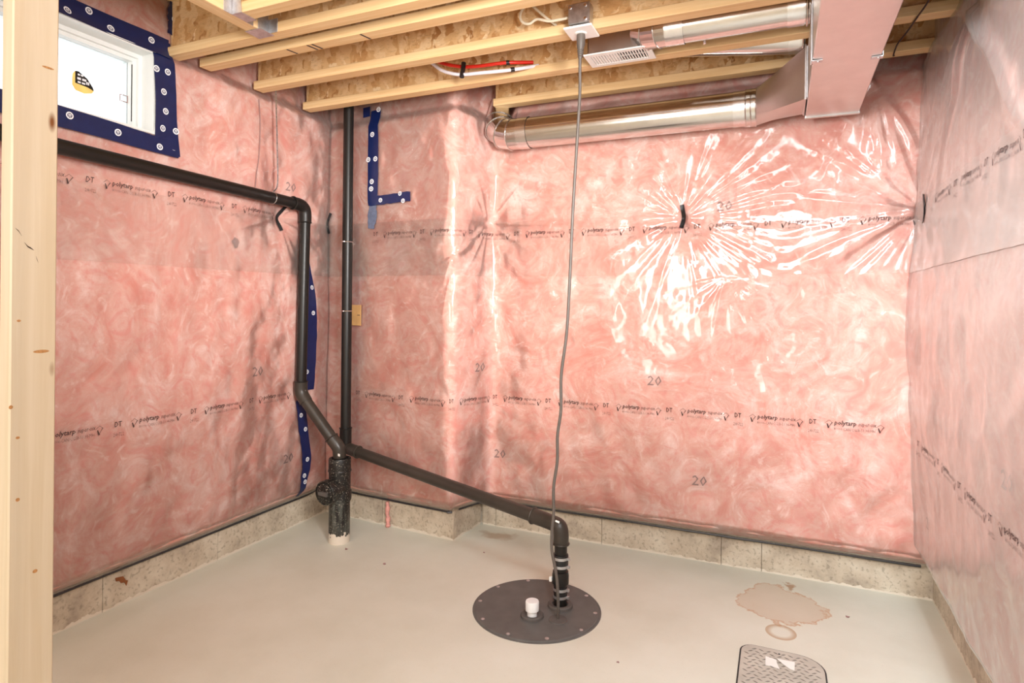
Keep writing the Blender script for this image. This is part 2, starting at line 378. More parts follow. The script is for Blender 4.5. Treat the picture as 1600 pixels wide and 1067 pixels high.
def np_mesh(name, P, Q, m, parent, smooth=True):
    me = bpy.data.meshes.new(name); me.vertices.add(len(P)); me.vertices.foreach_set('co', P.astype(np.float32).ravel())
    n = Q.shape[1]; me.loops.add(Q.size); me.loops.foreach_set('vertex_index', Q.astype(np.int32).ravel())
    me.polygons.add(len(Q)); me.polygons.foreach_set('loop_start', np.arange(0, Q.size, n, dtype=np.int32)); me.polygons.foreach_set('loop_total', np.full(len(Q), n, np.int32))
    me.polygons.foreach_set('use_smooth', np.full(len(Q), smooth)); me.update(calc_edges=True); me.validate()
    return link(name, me, m, parent)

def folds(n, a0, a1, A=(.004, .011), L=(.15, .4), seed=0, w=(.004, .008), wk=(.015, .04)):
    r = random.Random(seed); out = []
    for i in range(n):
        a = math.radians(a0 + (a1 - a0) * (i + r.uniform(.15, .85)) / n)
        out.append((a, r.uniform(*A), r.uniform(*L), r.uniform(*w), r.uniform(*wk)))
    return out

# ------------------------------------------------------------------ the setting: floor, ceiling, walls
fl = MB().box(-3.0, 1.2, -3.4, 3.7, -.12, 0).build('floor', FLOORM); tag(fl, 'pale beige painted concrete basement floor with a brown water stain', 'floor', kind='structure')
ce = MB().box(-2.95, 1.0, -3.4, 3.6, 2.774, 2.80).build('ceiling', OSB); tag(ce, 'strand board subfloor above the joists', 'ceiling', kind='structure')

def panels(parent, boxes):
    for b in boxes: MB().box(*b).build('concrete_panel', CONC, parent)

wl = MB().box(-2.90, -2.69, -3.4, .86, 0, 2.774).box(-2.90, -2.69, 2.25, 3.6, 0, 2.774).box(-2.90, -2.69, .86, 2.25, 0, 2.0).box(-2.90, -2.69, .86, 2.25, 2.55, 2.774).build('wall_left', CONC)
tag(wl, 'left basement wall of pink insulation behind clear plastic over concrete', 'wall', kind='structure')
wb = MB().box(-2.69, .90, 3.385, 3.6, 0, 2.774).build('wall_back', CONC)
tag(wb, 'back basement wall of pink insulation behind clear plastic with a shallow pier', 'wall', kind='structure')
wr = MB().box(.675, .90, -3.4, 3.385, 0, 2.774).build('wall_right', CONC)
tag(wr, 'right basement wall covered by loose milky plastic over insulation', 'wall', kind='structure')
wf = MB().box(-2.69, .675, -3.4, -3.25, 0, 2.774).build('wall_front', PLYR); tag(wf, 'plain wall behind the viewer', 'wall', kind='structure')

g = .0015
panels(wl, [(-2.69, -2.67, a + g, b - g, 0, 2.06) for a, b in ((-.6, .55), (.55, 1.712), (1.712, 2.302))] + [(-2.69, -2.67, 2.302 + g, 3.2, 0, 2.42)])
panels(wb, [(a + g, b - g, 3.365, 3.385, 0, 2.40) for a, b in ((-1.66, -1.57), (-1.57, -.911), (-.911, -.271), (-.271, -.076), (-.076, .674))])
# the pier: two cast faces with a seam and a return
def pier_y(x): return 3.13 - .0765 * (x + 2.67)
for a, b in ((-2.668, -2.208), (-2.208, -1.69)):
    a, b = a + g, b - g; m = MB(); ya, yb = pier_y(a), pier_y(b); e = -1.672 if b > -1.8 else b
    m.add([(a, ya, 0), (b, yb, 0), (e, 3.363, 0), (a, 3.363, 0), (a, ya, 2.40), (b, yb, 2.40), (e, 3.363, 2.40), (a, 3.363, 2.40)],
          [(0, 3, 2, 1), (4, 5, 6, 7), (0, 1, 5, 4), (1, 2, 6, 5), (2, 3, 7, 6), (3, 0, 4, 7)]).build('concrete_panel', CONC, wb)
panels(wr, [(.655, .675, a + g, b - g, 0, 2.45) for a, b in ((.3, 1.9), (1.9, 3.02), (3.02, 3.364))])

# ---- insulated surfaces
def XS(S, x): return float(np.interp(x, S.X, S.S))
T_left = [(0, 0, 0, 0, [])]
left = Surf([(-2.575, -.2), (-2.575, 2.96), (-2.60, 3.10)], .03, [], 11, 2.455, .09, rim=.28)
YL = lambda y: y + .2
left.tacks = [(YL(2.60), 1.82, .035, .09, folds(7, -75, 40, (.004, .010), (.1, .28), 3) + folds(4, 170, 200, (.002, .005), (.2, .5), 4)),
              (YL(1.30), 1.95, .02, .12, folds(9, -62, -8, (.006, .014), (.25, .55), 5, (.006, .012), (.02, .05)))]
back = Surf([(-2.66, 3.035), (-1.655, 2.962), (-1.555, 3.25), (.66, 3.25)], .035, [], 23, 2.425, .09)
XB = lambda x: XS(back, x)
back.tacks = [(XB(-.466), 1.806, .045, .10, folds(9, 15, 88, (.006, .014), (.22, .5), 1, (.006, .010), (.02, .05)) + folds(7, 92, 165, (.005, .012), (.15, .38), 2)
               + folds(4, 172, 186, (.004, .007), (.35, .7), 6, (.005, .008), (.006, .014)) + folds(9, -160, -20, (.003, .010), (.2, .5), 7) + folds(7, -40, 14, (.005, .011), (.3, .65), 8)),
              (XB(.575), 1.79, .05, .10, folds(6, 95, 150, (.005, .012), (.3, .6), 9, (.006, .012), (.02, .05)) + folds(12, 160, 215, (.006, .013), (.35, .8), 10, (.005, .010), (.02, .05)) + folds(5, 220, 265, (.004, .01), (.2, .5), 12)),
              (XB(-1.560), 1.825, .05, .08, folds(6, 40, 140, (.004, .010), (.12, .35), 13) + folds(7, 215, 330, (.004, .01), (.15, .45), 14) + folds(3, -6, 6, (.003, .006), (.4, .8), 15, (.005, .008), (.006, .012))),
              (XB(-1.66), 1.62, 0, .1, folds(10, 20, 70, (.003, .007), (.08, .2), 16, (.004, .006), (.015, .03)) + folds(8, 210, 260, (.003, .008), (.1, .26), 17, (.004, .006), (.015, .03))),
              (XB(-.25), 1.50, 0, .1, folds(10, -170, -10, (.003, .008), (.12, .3), 18, (.004, .006), (.015, .03))),
              (XB(.36), 2.44, .02, .08, folds(7, -120, -60, (.006, .014), (.3, .6), 19, (.008, .014), (.02, .05)))]
def bowr(u, z):
    f = np.interp(z, [.2, .27, .46, .96, 1.35, 1.63, 2.13, 2.45], [-.01, -.007, 0, .023, .03, .003, -.02, -.025])
    return f
right = Surf([(.565, 3.33), (.565, -.2)], .0, [], 37, 2.46, .09, .225, bowr)
YR = lambda y: 3.33 - y
right.tacks = [(YR(3.10), 1.78, .03, .08, folds(5, -60, 60, (.003, .006), (.3, .7), 20, (.010, .02), (.03, .06))),
               (YR(2.55), 2.39, .05, .08, [(math.radians(-42), .035, .9, .016, .03), (math.radians(-118), .022, .6, .014, .04), (math.radians(-150), .014, .6, .014, .05), (math.radians(-80), .010, .5, .02, .08)]),
               (YR(1.5), 1.3, .0, .1, folds(6, 195, 262, (.004, .008), (.5, 1.1), 22, (.010, .02), (.03, .06)))]
HOLE = (YL(.90), YL(1.852), 2.098, 2.458)
def wall_skin(S, root, u0, u1, film_mat, up_mat, hole=None, du=.0085):
    P, Q = S.grid(S.face, u0, u1, S.zb - .012, 2.765, .016, 0, hole); np_mesh('insulation', P, Q, PINK, root)
    P, Q = S.grid(S.film, u0, u1, .163, 1.826, du, 0, hole); a = np_mesh('vapour_barrier', P, Q, film_mat, root)
    P, Q = S.grid(S.film, u0, u1, 1.508, 2.76, du, .004, hole); b = np_mesh('vapour_barrier', P, Q, up_mat, root)
    ub = np.arange(u0, u1, .04); pts = S.at(ub, 0 * ub + .163 + .006 * fbm(ub * 3, 0 * ub, S.seed + 9), 0 * ub - S.depth + .004)
    MB().tube([tuple(p) for p in pts], .0075, 8).build('sealant_bead', SEAL, root)
    return a, b
fL = wall_skin(left, wl, YL(.3), YL(3.09), POLYH, POLYU, HOLE)
fB = wall_skin(back, wb, .03, back.len - .02, POLYH, POLYU)
fR = wall_skin(right, wr, .03, YR(.5), POLYR, POLYR, None, .011)

# ---- print on the film
def text_data(body, size, bold=0., shear=0.):
    c = bpy.data.curves.new('t', 'FONT'); c.body = body; c.size = size; c.resolution_u = 1; c.offset = bold; c.shear = shear; c.fill_mode = 'FRONT'
    o = bpy.data.objects.new('t', c); col.objects.link(o)
    me = o.to_mesh(); V = np.array([v.co[:] for v in me.vertices]); Fc = [list(p.vertices) for p in me.polygons]
    o.to_mesh_clear(); bpy.data.objects.remove(o); bpy.data.curves.remove(c); return V[:, :2], Fc
def place_text(V, width=None):
    V = V - np.array([V[:, 0].min(), 0]); 
    if width: V[:, 0] *= width / V[:, 0].max()
    return V
tA, fA = text_data('polytarp', .030, .0003, .18); tA = place_text(tA, .092)
tB, fB_ = text_data('super-six', .027, -.0002, .18); tB = place_text(tB, .072)
tC, fC = text_data('80006-CAN/CGSB-51.34-M86', .0195, -.0004); tC = place_text(tC, .170)
tD, fD = text_data('DT', .032, .0002); tD = place_text(tD, .030)
tE, fE = text_data('240722', .021, -.0004); tE = place_text(tE, .045)
def logo_poly(heavy):
    # a diamond with a ticked lower half
    V, Fc = [], []
    def quad(*p): o = len(V); V.extend(p); Fc.append([o, o + 1, o + 2, o + 3])
    a = .017
    quad((-a * .62, .002), (-a * .28, -.020), (.001, -.017), (-a * .40, .003)); quad((-a * .28, -.020), (a * .80, .008), (a * .68, .010), (-.002, -.014))
    for sg in (-1, 1): quad((sg * a, .006), (sg * (a - .0016), .006), (0, .0185), (0, .020))
    return np.array(V), Fc
tL, fLg = logo_poly(1)
def block():
    Vs, Fs = [], []; n = 0
    for V, Fc, du, dz in ((tD, fD, -.015, -.012), (tE, fE, -.02, -.052), (tL, fLg, .069, -.008), (tA, fA, .090, -.008), (tB, fB_, .190, -.008), (tC, fC, .090, -.034), (tL, fLg, .279, -.014)):
        Vs.append(V + np.array([du, dz])); Fs += [[i + n for i in f] for f in Fc]; n += len(V)
    return np.concatenate(Vs), Fs
BV, BF = block()
def stamp(name, S, V, Fc, u, z, mat, parent, fn, extra=.0015, slope=0.):
    P = S.at(V[:, 0] + u, V[:, 1] + z + slope * V[:, 0], fn(V[:, 0] + u, V[:, 1] + z + slope * V[:, 0]) + extra)
    me = bpy.data.meshes.new(name); me.from_pydata([tuple(p) for p in P], [], Fc); me.update(); return link(name, me, mat, parent)
def print_row(S, film, us, z, extra):
    for u in us: stamp('printed_lettering', S, BV, BF, u, z, INK, film, S.film, extra)
per = .335
u0 = XB(-.859)
print_row(back, fB[0], [u0 + per * k for k in range(-5, 5) if .05 < u0 + per * k < back.len - .30], .808, .0015)
u0 = XB(-.728)
print_row(back, fB[1], [u0 + per * k for k in range(-5, 4) if .05 < u0 + per * k < back.len - .30], 1.758, .006)
print_row(left, fL[0], [YL(1.705 + .357 * k) for k in (-1, 0, 1, 2)], .826, .0015)
print_row(left, fL[1], [YL(1.575 + .357 * k) for k in (-1, 0, 1, 2)], 1.838, .006)
print_row(right, fR[0], [YR(2.74 - .335 * k) for k in (-1, 0, 1, 2, 3)], .775, .0015)
print_row(right, fR[1], [YR(2.55 - .335 * k) for k in (-1, 0, 1, 2, 3)], 1.785, .006)
# grey numerals stencilled on the batts behind the film
n20, f20 = text_data('20', .072, .0004, .1); n20 = place_text(n20, .075); n20b, f20b = text_data('20', .06, -.0006, .1)
N20, F20 = n20, f20
for S, root, pts in ((back, wb, ((XB(-.64), .93), (XB(-.41), .43), (XB(-.30), 1.83), (XB(-1.53), .45), (XB(-1.60), .96))), (left, wl, ((YL(2.43), .95), (YL(2.66), .43), (YL(2.66), 1.985))), (right, wr, ((YR(3.05), .43), (YR(2.0), .88)))):
    for u, z in pts: stamp('stencilled_number', S, N20, F20, u, z, INKB, root, S.face, .004)

# ------------------------------------------------------------------ tape stuck on the film
def ribbon(name, S, pts, hw, mat, label, cat, group=None, extra=.010, logos=(), n=5, ragged=.0, lift=None):
    """pts: list of (u, z) centre line; hw: half width(s)"""
    P = np.array(spline(pts, 6) if len(pts) > 2 else [tuple(np.array(pts[0]) * (1 - t) + np.array(pts[1]) * t) for t in np.linspace(0, 1, 14)])
    HW = np.interp(np.linspace(0, 1, len(P)), np.linspace(0, 1, len(hw)), hw) if isinstance(hw, (list, tuple)) else np.full(len(P), hw)
    t = np.gradient(P, axis=0); t /= np.linalg.norm(t, axis=1)[:, None]; nrm = np.stack([t[:, 1], -t[:, 0]], 1)
    V, vs = [], []
    r = random.Random(hash(label) % 1000 if False else len(label))
    for k in range(len(P)):
        for j in range(n):
            o = (j / (n - 1) * 2 - 1) * (HW[k] + ragged * r.uniform(-1, 1) * (j in (0, n - 1)))
            V.append(P[k] + nrm[k] * o)
    V = np.array(V); ex = extra + .002 * fbm(V[:, 0] * 30, V[:, 1] * 30, 5)
    top = S.at(V[:, 0], V[:, 1], S.film(V[:, 0], V[:, 1]) + ex); bot = S.at(V[:, 0], V[:, 1], S.film(V[:, 0], V[:, 1]) + ex - .0015)
    N = len(V); m = MB(); q = [(k * n + j, k * n + j + 1, (k + 1) * n + j + 1, (k + 1) * n + j) for k in range(len(P) - 1) for j in range(n - 1)]
    rim = [k * n for k in range(len(P))] + [(len(P) - 1) * n + j for j in range(1, n)] + [k * n + n - 1 for k in range(len(P) - 2, -1, -1)] + [j for j in range(n - 2, 0, -1)]
    m.add(list(top) + list(bot), [f for f in q] + [tuple(i + N for i in f[::-1]) for f in q] + [(rim[i], rim[(i + 1) % len(rim)], rim[(i + 1) % len(rim)] + N, rim[i] + N) for i in range(len(rim))], True)
    o = m.build(name, mat); tag(o, label, cat, group)
    for (f, side, rad) in logos:      # printed roundels
        k = min(len(P) - 1, int(f * (len(P) - 1))); c = P[k] + nrm[k] * side * HW[k]
        Vl, Fl = [], []
        for i in range(20):
            a = 2 * PI * i / 20; Vl += [(math.cos(a) * rad, math.sin(a) * rad), (math.cos(a) * rad * .66, math.sin(a) * rad * .66)]
        Fl += [(2 * i, 2 * ((i + 1) % 20), 2 * ((i + 1) % 20) + 1, 2 * i + 1) for i in range(20)]
        for (x0, x1, y0, y1) in ((-.30, -.12, -.5, .5), (.12, .30, -.5, .5), (-.42, .42, .08, .24)):
            b = len(Vl); Vl += [(x0 * rad, y0 * rad), (x1 * rad, y0 * rad), (x1 * rad, y1 * rad), (x0 * rad, y1 * rad)]; Fl.append((b, b + 1, b + 2, b + 3))
        Vl = np.array(Vl) + c
        inside = True
        stamp('printed_roundel', S, Vl, Fl, 0, 0, LOGO, o, S.film, extra + .0032)
    return o
lg = lambda fs, r=.014: [(f, s, r) for f, s in fs]
# window surround
ribbon('tape_strip', left, [(YL(1.918), 2.015), (YL(1.905), 2.25), (YL(1.89), 2.53)], [.062, .052, .050], NAVY, 'upright navy tape strip right of the basement window', 'tape', 'navy tape round the window', logos=lg([(.12, .5), (.3, -.35), (.33, .8), (.48, -.1), (.62, -.2), (.8, -.85), (.82, .2)], .0145))
ribbon('tape_strip', left, [(YL(.9), 2.495), (YL(1.4), 2.50), (YL(1.93), 2.50)], [.04, .042, .045], NAVY, 'navy tape strip along the top of the basement window', 'tape', 'navy tape round the window', extra=.014, logos=lg([(.45, 0), (.62, .4), (.72, -.5), (.82, .3), (.93, -.2)], .0145))
ribbon('tape_strip', left, [(YL(.9), 2.055), (YL(1.4), 2.06), (YL(1.97), 2.045)], [.04, .042, .035], NAVY, 'navy tape strip under the basement window above the drain pipe', 'tape', 'navy tape round the window', extra=.013, logos=lg([(.5, .3), (.65, -.3), (.8, 0), (.94, .2)], .0145))
ribbon('tape_strip', left, [(YL(1.955), 2.575), (YL(1.97), 2.63), (YL(1.965), 2.68), (YL(1.99), 2.76)], [.022, .040, .036, .036], NAVY, 'short navy tape strip hanging beside the first joist end', 'tape', ragged=.004, logos=lg([(.15, .5), (.55, -.2)], .014))
# strip on the pier
ribbon('tape_strip', back, [(XB(-2.222), 2.50), (XB(-2.217), 2.2), (XB(-2.222), 1.94)], [.036, .038, .034], NAVY, 'long upright navy tape strip on the pier right of the riser', 'tape', logos=lg([(.05, -.6), (.27, .1), (.5, -.55), (.53, .85), (.75, .1), (.9, .2)], .015))
ribbon('tape_strip', back, [(XB(-2.25), 1.953), (XB(-1.945), 1.962)], .028, NAVY, 'short level navy tape strip at the foot of the upright one', 'tape', extra=.014, ragged=.003, logos=lg([(.36, .1), (.82, -.8), (.85, .8)], .013))
ribbon('tape_strip', back, [(XB(-2.222), 1.93), (XB(-2.225), 1.86), (XB(-2.232), 1.79)], [.026, .032, .022], NAVYG, 'torn greyish tape scrap below the navy tape corner', 'tape', ragged=.004)
ribbon('tape_strip', back, [(XB(-2.30), 2.53), (XB(-2.298), 2.47)], .028, NAVY, 'stubby navy tape piece under the joist beside the riser', 'tape')
ribbon('tape_strip', back, [(XB(-1.46), 2.49), (XB(-1.45), 2.41)], [.05, .04], NAVY, 'navy tape patch behind the silver duct elbow', 'tape', logos=lg([(.8, .2)], .016))
# strips behind the left drain pipe
ribbon('tape_strip', left, [(YL(2.80), 1.575), (YL(2.822), 1.40), (YL(2.832), 1.15), (YL(2.828), .83)], [.035, .062, .066, .050], NAVY, 'wide navy tape strip running up behind the upright drain pipe', 'tape', ragged=.002, logos=lg([(.3, -.6), (.42, .7), (.55, -.5), (.62, .6), (.75, .65), (.9, .3)], .013))
ribbon('tape_strip', left, [(YL(2.775), .78), (YL(2.80), .60), (YL(2.828), .42), (YL(2.81), .31), (YL(2.79), .205)], [.034, .036, .034, .026, .012], NAVY, 'tapering navy tape strip from the pipe bend down to the curb', 'tape', ragged=.002, logos=lg([(.15, .3), (.28, -.3), (.5, 0), (.72, .3), (.82, -.2)], .013))
# black tabs pinning the film to the wall
def tab(S, pts, hw, label): ribbon('tape_tab', S, pts, hw, BLACKT, label, 'tape', 'black tabs pinning the plastic', extra=.012, n=3)
tab(back, [(XB(-.47), 1.872), (XB(-.462), 1.81), (XB(-.472), 1.752)], .011, 'black tape tab in the middle of the back wall plastic')
tab(right, [(YR(3.09), 1.835), (YR(3.10), 1.78), (YR(3.085), 1.72)], .028, 'black tape tab at the right corner of the back wall')
tab(left, [(YL(2.66), 1.895), (YL(2.60), 1.822), (YL(2.62), 1.75)], .009, 'bent black tape tab under the drain pipe on the left wall')
tab(back, [(XB(-2.545), 1.90), (XB(-2.575), 1.83), (XB(-2.56), 1.775)], .009, 'bent black tape tab in the corner right of the pipe elbow')

# ------------------------------------------------------------------ basement window
win = MB()
y0, y1, z0, z1, xo, xi = .88, 1.858, 2.092, 2.462, -2.74, -2.566
for a in ((y1 - .012, y1, z0, z1), (y0, y0 + .012, z0, z1), (y0 + .012, y1 - .012, z1 - .012, z1), (y0 + .012, y1 - .012, z0, z0 + .012)): win.box(xo, xi, *a)
for a in ((y1 - .030, y1 - .012, z0 + .012, z1 - .012), (y0 + .012, y0 + .030, z0 + .012, z1 - .012), (y0 + .03, y1 - .03, z1 - .03, z1 - .012), (y0 + .03, y1 - .03, z0 + .012, z0 + .026)): win.box(xo, -2.640, *a)
wn = win.build('window_1', VINYL); tag(wn, 'white vinyl basement window high on the left wall', 'window', kind='structure')
sash = MB()
ya, yb, za, zb_ = y0 + .03, y1 - .03, z0 + .026, z1 - .03
for a in ((yb - .016, yb, za, zb_), (ya, ya + .016, za, zb_), (ya + .016, yb - .016, zb_ - .016, zb_), (ya + .016, yb - .016, za, za + .014)): sash.box(-2.72, -2.655, *a)
sh = sash.build('window_sash', VINYL, wn)
MB().box(-2.659, -2.6555, yb - .0185, yb - .0135, za + .03, zb_ - .03).build('weather_strip', DARK, wn)
MB().box(-2.692, -2.688, ya + .016, yb - .016, za + .014, zb_ - .016).build('window_pane', GLASS, sh)
# sticker on the glass: dark shield top, pale yellow foot
st = thing('window_sticker', 'shield-shaped black and yellow sticker on the window glass', 'sticker', (-2.684, 1.61, 2.27))
def flat_x(name, pts, x, mat, par, th=.0012):
    n = len(pts); MB().add([(x, y, z) for y, z in pts] + [(x + th, y, z) for y, z in pts], [tuple(range(n))[::-1], tuple(range(n, 2 * n))] + [(i, (i + 1) % n, n + (i + 1) % n, n + i) for i in range(n)]).build(name, mat, par)
flat_x('sticker_top', [(1.588, 2.300), (1.602, 2.302), (1.636, 2.283), (1.660, 2.252), (1.664, 2.238), (1.640, 2.246), (1.588, 2.250)], -2.685, BLACKT, st)
flat_x('sticker_foot', [(1.578, 2.285), (1.588, 2.300), (1.588, 2.250), (1.640, 2.246), (1.664, 2.238), (1.655, 2.226), (1.626, 2.216), (1.590, 2.220), (1.576, 2.240)], -2.685, YELLOW, st)
mk = MB()
for k, (yy, zz, ww, hh) in enumerate(((1.598, 2.288, .022, .007), (1.596, 2.272, .036, .009), (1.598, 2.257, .03, .007), (1.632, 2.262, .012, .012))): mk.box(-2.6835, -2.683, yy, yy + ww * .4, zz - hh / 2, zz + hh / 2).box(-2.6835, -2.683, yy + ww * .55, yy + ww, zz - hh / 2, zz + hh / 2)
mk.build('sticker_print', LOGO, st)
tg = MB()
for a in ((1.776, 1.812, 2.262, 2.265), (1.776, 1.812, 2.234, 2.237), (1.776, 1.779, 2.237, 2.262), (1.809, 1.812, 2.237, 2.262)): tg.box(-2.6865, -2.685, *a)
tag(tg.build('window_sticker', INKB), 'small outlined square label on the glass near the window jamb', 'sticker')

# ------------------------------------------------------------------ foreground stud
s = MB().bbox(-1.498, -1.46, .741, .830, 0, 2.47, .003).build('wall_stud', STUDW)
tag(s, 'pale knotty wooden stud standing at the left edge of the view', 'stud')

# ------------------------------------------------------------------ I-joists
ZB, ZT = 2.47, 2.774
def joist(label, x0, x1, yf, yb, WM=WOODX, fh=.042):
    ym = (yf + yb) / 2
    t = thing('floor_joist', label, 'joist', (x0, ym, ZB), 'timber joists overhead')
    MB().bbox(x0, x1, yf, yb, ZB, ZB + fh, .002).build('bottom_flange', WM, t)
    MB().box(x0 + .004, x1, ym - .005, ym + .005, ZB + fh, ZT - fh).build('web', OSB, t)
    MB().box(x0, x1, yf, yb, ZT - fh, ZT).build('top_flange', WM, t)
    return t
joist('timber joist resting in the metal hanger at the header, nearest to the viewer', -1.958, .60, 1.742, 1.805)
joist('timber joist meeting the wall right beside the window tape', -2.60, .62, 1.925, 1.988)
joist('timber joist with dark stamped dashes under it, close behind the one at the window', -2.555, .62, 2.072, 2.137)
joist('timber joist that carries the metal box with the white outlet plate', -2.555, .62, 2.400, 2.465)
joist('timber joist directly behind the white vent grille', -2.555, .62, 2.762, 2.826)
joist('short timber joist nearest to the back wall above the long silver duct', -1.50, .62, 3.122, 3.186)
hd = thing('header_joist', 'timber header running toward the viewer, crossing into the window-side joist', 'joist', (-2.0, 1.92, ZB))
MB().bbox(-2.035, -1.970, .95, 1.923, ZB, ZB + .042, .002).build('bottom_flange', WOODY, hd)
MB().box(-2.007, -1.997, .95, 1.923, ZB + .042, ZT - .042).build('web', OSB, hd)
MB().box(-2.035, -1.970, .95, 1.923, ZT - .042, ZT).build('top_flange', WOODY, hd)
# dark saw marks stamped across the third flange
for o in [o for o in bpy.data.objects if o.get('label', '').startswith('timber joist with dark')]:
    for x in (-1.905, -1.878, -2.02, -1.62): MB().add([(x, 2.076, ZB - .0006), (x + .010, 2.076, ZB - .0006), (x + .022, 2.132, ZB - .0006), (x + .012, 2.132, ZB - .0006)], [(0, 1, 2, 3)]).build('stamped_dash', INK, o)
# sheet-metal hangers
h1 = thing('joist_hanger', 'metal joist hanger folded round the end of the nearest joist', 'hanger', (-1.94, 1.77, ZB))
MB().bbox(-1.965, -1.915, 1.736, 1.811, ZB - .0035, ZB - .0005, .0008).build('hanger_seat', STRAPM, h1)
MB().add([(-1.967, 1.738, ZB - .003), (-1.915, 1.738, ZB - .003), (-1.928, 1.738, ZB + .10), (-1.967, 1.738, ZB + .20), (-1.967, 1.740, ZB - .003), (-1.915, 1.740, ZB - .003), (-1.928, 1.740, ZB + .10), (-1.967, 1.740, ZB + .20)],
         [(0, 1, 2, 3), (7, 6, 5, 4), (0, 4, 5, 1), (1, 5, 6, 2), (2, 6, 7, 3), (3, 7, 4, 0)]).build('hanger_side', STRAPM, h1)
MB().bbox(-1.9695, -1.967, 1.70, 1.738, ZB - .002, ZB + .20, .0008).bbox(-1.9695, -1.967, 1.809, 1.845, ZB - .002, ZB + .12, .0008).build('hanger_flange', STRAPM, h1)
h2 = thing('joist_hanger', 'metal hanger where the header meets the window-side joist', 'hanger', (-2.0, 1.90, ZB))
MB().bbox(-2.040, -1.955, 1.868, 1.945, ZB - .0035, ZB - .0005, .0008).build('hanger_seat', STRAPM, h2)
MB().bbox(-1.968, -1.9655, 1.868, 1.922, ZB - .003, ZB + .10, .0008).build('hanger_side', STRAPM, h2)
MB().bbox(-1.966, -1.916, 1.9215, 1.924, ZB - .002, ZB + .055, .0008).build('hanger_flange', STRAPM, h2)

# ------------------------------------------------------------------ ductwork
tr = thing('trunk_duct', 'large rectangular sheet-metal trunk duct under the joists', 'duct', (.207, 1.9, 2.225))
MB().bbox(.098, .315, .9, 3.120, 2.225, 2.463, .003).build('duct_body', GALV, tr)
MB().bbox(.094, .319, 3.120, 3.138, 2.218, 2.466, .002).build('end_cap', GALV, tr)
for q in ((2.85, 2.872), (2.46, 2.475)): MB().bbox(.092, .0975, *q, 2.23, 2.45, .001).build('drive_cleat', STRAPM, tr)
for x0_, x1_, yy in ((.0935, .0955, 2.42), (.3175, .3195, 2.46)):
    hs = MB().box(x0_, x1_, yy - .012, yy + .012, 2.220, ZB + .02)
    a, b = (x0_, x0_ + .036) if x0_ < .2 else (x1_ - .036, x1_)
    hs.box(a, b, yy - .012, yy + .012, 2.2205, 2.2235)
    k = hs.build('hanger_strap', STRAPM, tr)
    MB().lathe(((a + b) / 2 + .004, yy, 2.2205), (0, 0, -1), [(0, .003), (.005, .0025), (.006, 0)], 10).build('screw', STRAPM, k)

def ring(name, c, ax, R_, r, m, par): return MB().torus(c, ax, R_, r, 36, 8).build(name, m, par)
long_ = thing('round_duct', 'long bright round metal duct along the back wall with an elbow at its left', 'duct', (-.75, 3.155, 2.305))
cy, cz, rr = 3.158, 2.307, .083
MB().tube([(-1.36, cy, cz), (-.9, cy, cz), (-.16, cy, cz)], rr, 44, False).build('duct_pipe', SHINY, long_)
def gore(pts, r, name, par, m):
    MB().tube(pts, r, 40, True).build(name, m, par)
E1 = [(-1.335, cy, cz), (-1.40, cy, cz)]; ang = [0, 22, 45, 68, 90]; Rb = .10
elb = [Vector((-1.395, cy, cz))]
bd = Vector((0, .50, .866))
for a in (0, 30, 60, 90): elb.append(Vector((-1.395, cy, cz)) + Vector((-math.sin(math.radians(a)), 0, 0)) * Rb + bd * Rb * (1 - math.cos(math.radians(a))))
gseg = [(Vector((-1.33, cy, cz)), elb[0]), (elb[0], (elb[1] + elb[2]) / 2), ((elb[1] + elb[2]) / 2, (elb[2] + elb[3]) / 2), ((elb[2] + elb[3]) / 2, elb[4]), (elb[4], elb[4] + bd * .16)]
c_pts = [Vector((-1.33, cy, cz)), Vector((-1.395, cy, cz)), elb[2], elb[3], elb[4], elb[4] + bd * .14]
MB().tube([tuple(p) for p in c_pts], .0855, 40, True, False).build('elbow', SHINY, long_)
for i in (1, 2, 3, 4):
    d = ((c_pts[i] - c_pts[i - 1]).normalized() + (c_pts[min(i + 1, 5)] - c_pts[i]).normalized()).normalized()
    ring('elbow_seam', c_pts[i], d, .0862 / math.cos(math.radians(12)), .0022, SHINY, long_)
MB().tube([(-1.345, cy, cz), (-1.285, cy, cz)], .0868, 44, False).build('foil_tape', FOIL, long_)
MB().tube([(-.215, cy, cz), (-.155, cy, cz)], .0848, 44, False).build('foil_tape', FOIL, long_)
bt = thing('duct_boot', 'flared sheet-metal boot joining the round duct to the trunk duct', 'duct', (0, 3.1, 2.3))
N = 48; V = []; bx0, bx1 = -.118, .090
rect = lambda th: (lambda c, s_: (c / max(abs(c), abs(s_)), s_ / max(abs(c), abs(s_))))(math.cos(th), math.sin(th))
for i in range(7):
    t = i / 6; 
    for k in range(N):
        th = 2 * PI * k / N + PI / 4 * 0
        ry, rz = rect(th); cyl = (cy + .086 * math.cos(th), cz + .086 * math.sin(th)); rc = (3.003 + .113 * ry, 2.350 + .112 * rz)
        V.append((bx0 + (bx1 - bx0) * t, cyl[0] * (1 - t) + rc[0] * t, cyl[1] * (1 - t) + rc[1] * t))
MB().add(V, [(i * N + k, i * N + (k + 1) % N, (i + 1) * N + (k + 1) % N, (i + 1) * N + k) for i in range(6) for k in range(N)], True).build('boot_body', GALV, bt)
MB().bbox(.086, .093, 2.878, 3.119, 2.232, 2.468, .001).build('boot_flange', GALV, bt)
MB().tube([(-.16, cy, cz), (-.112, cy, cz)], .0885, 44, False).build('collar', SHINY, bt)
for x in (-.16, -.137, -.114): ring('collar_bead', (x, cy, cz), (1, 0, 0), .0885, .003, SHINY, bt)
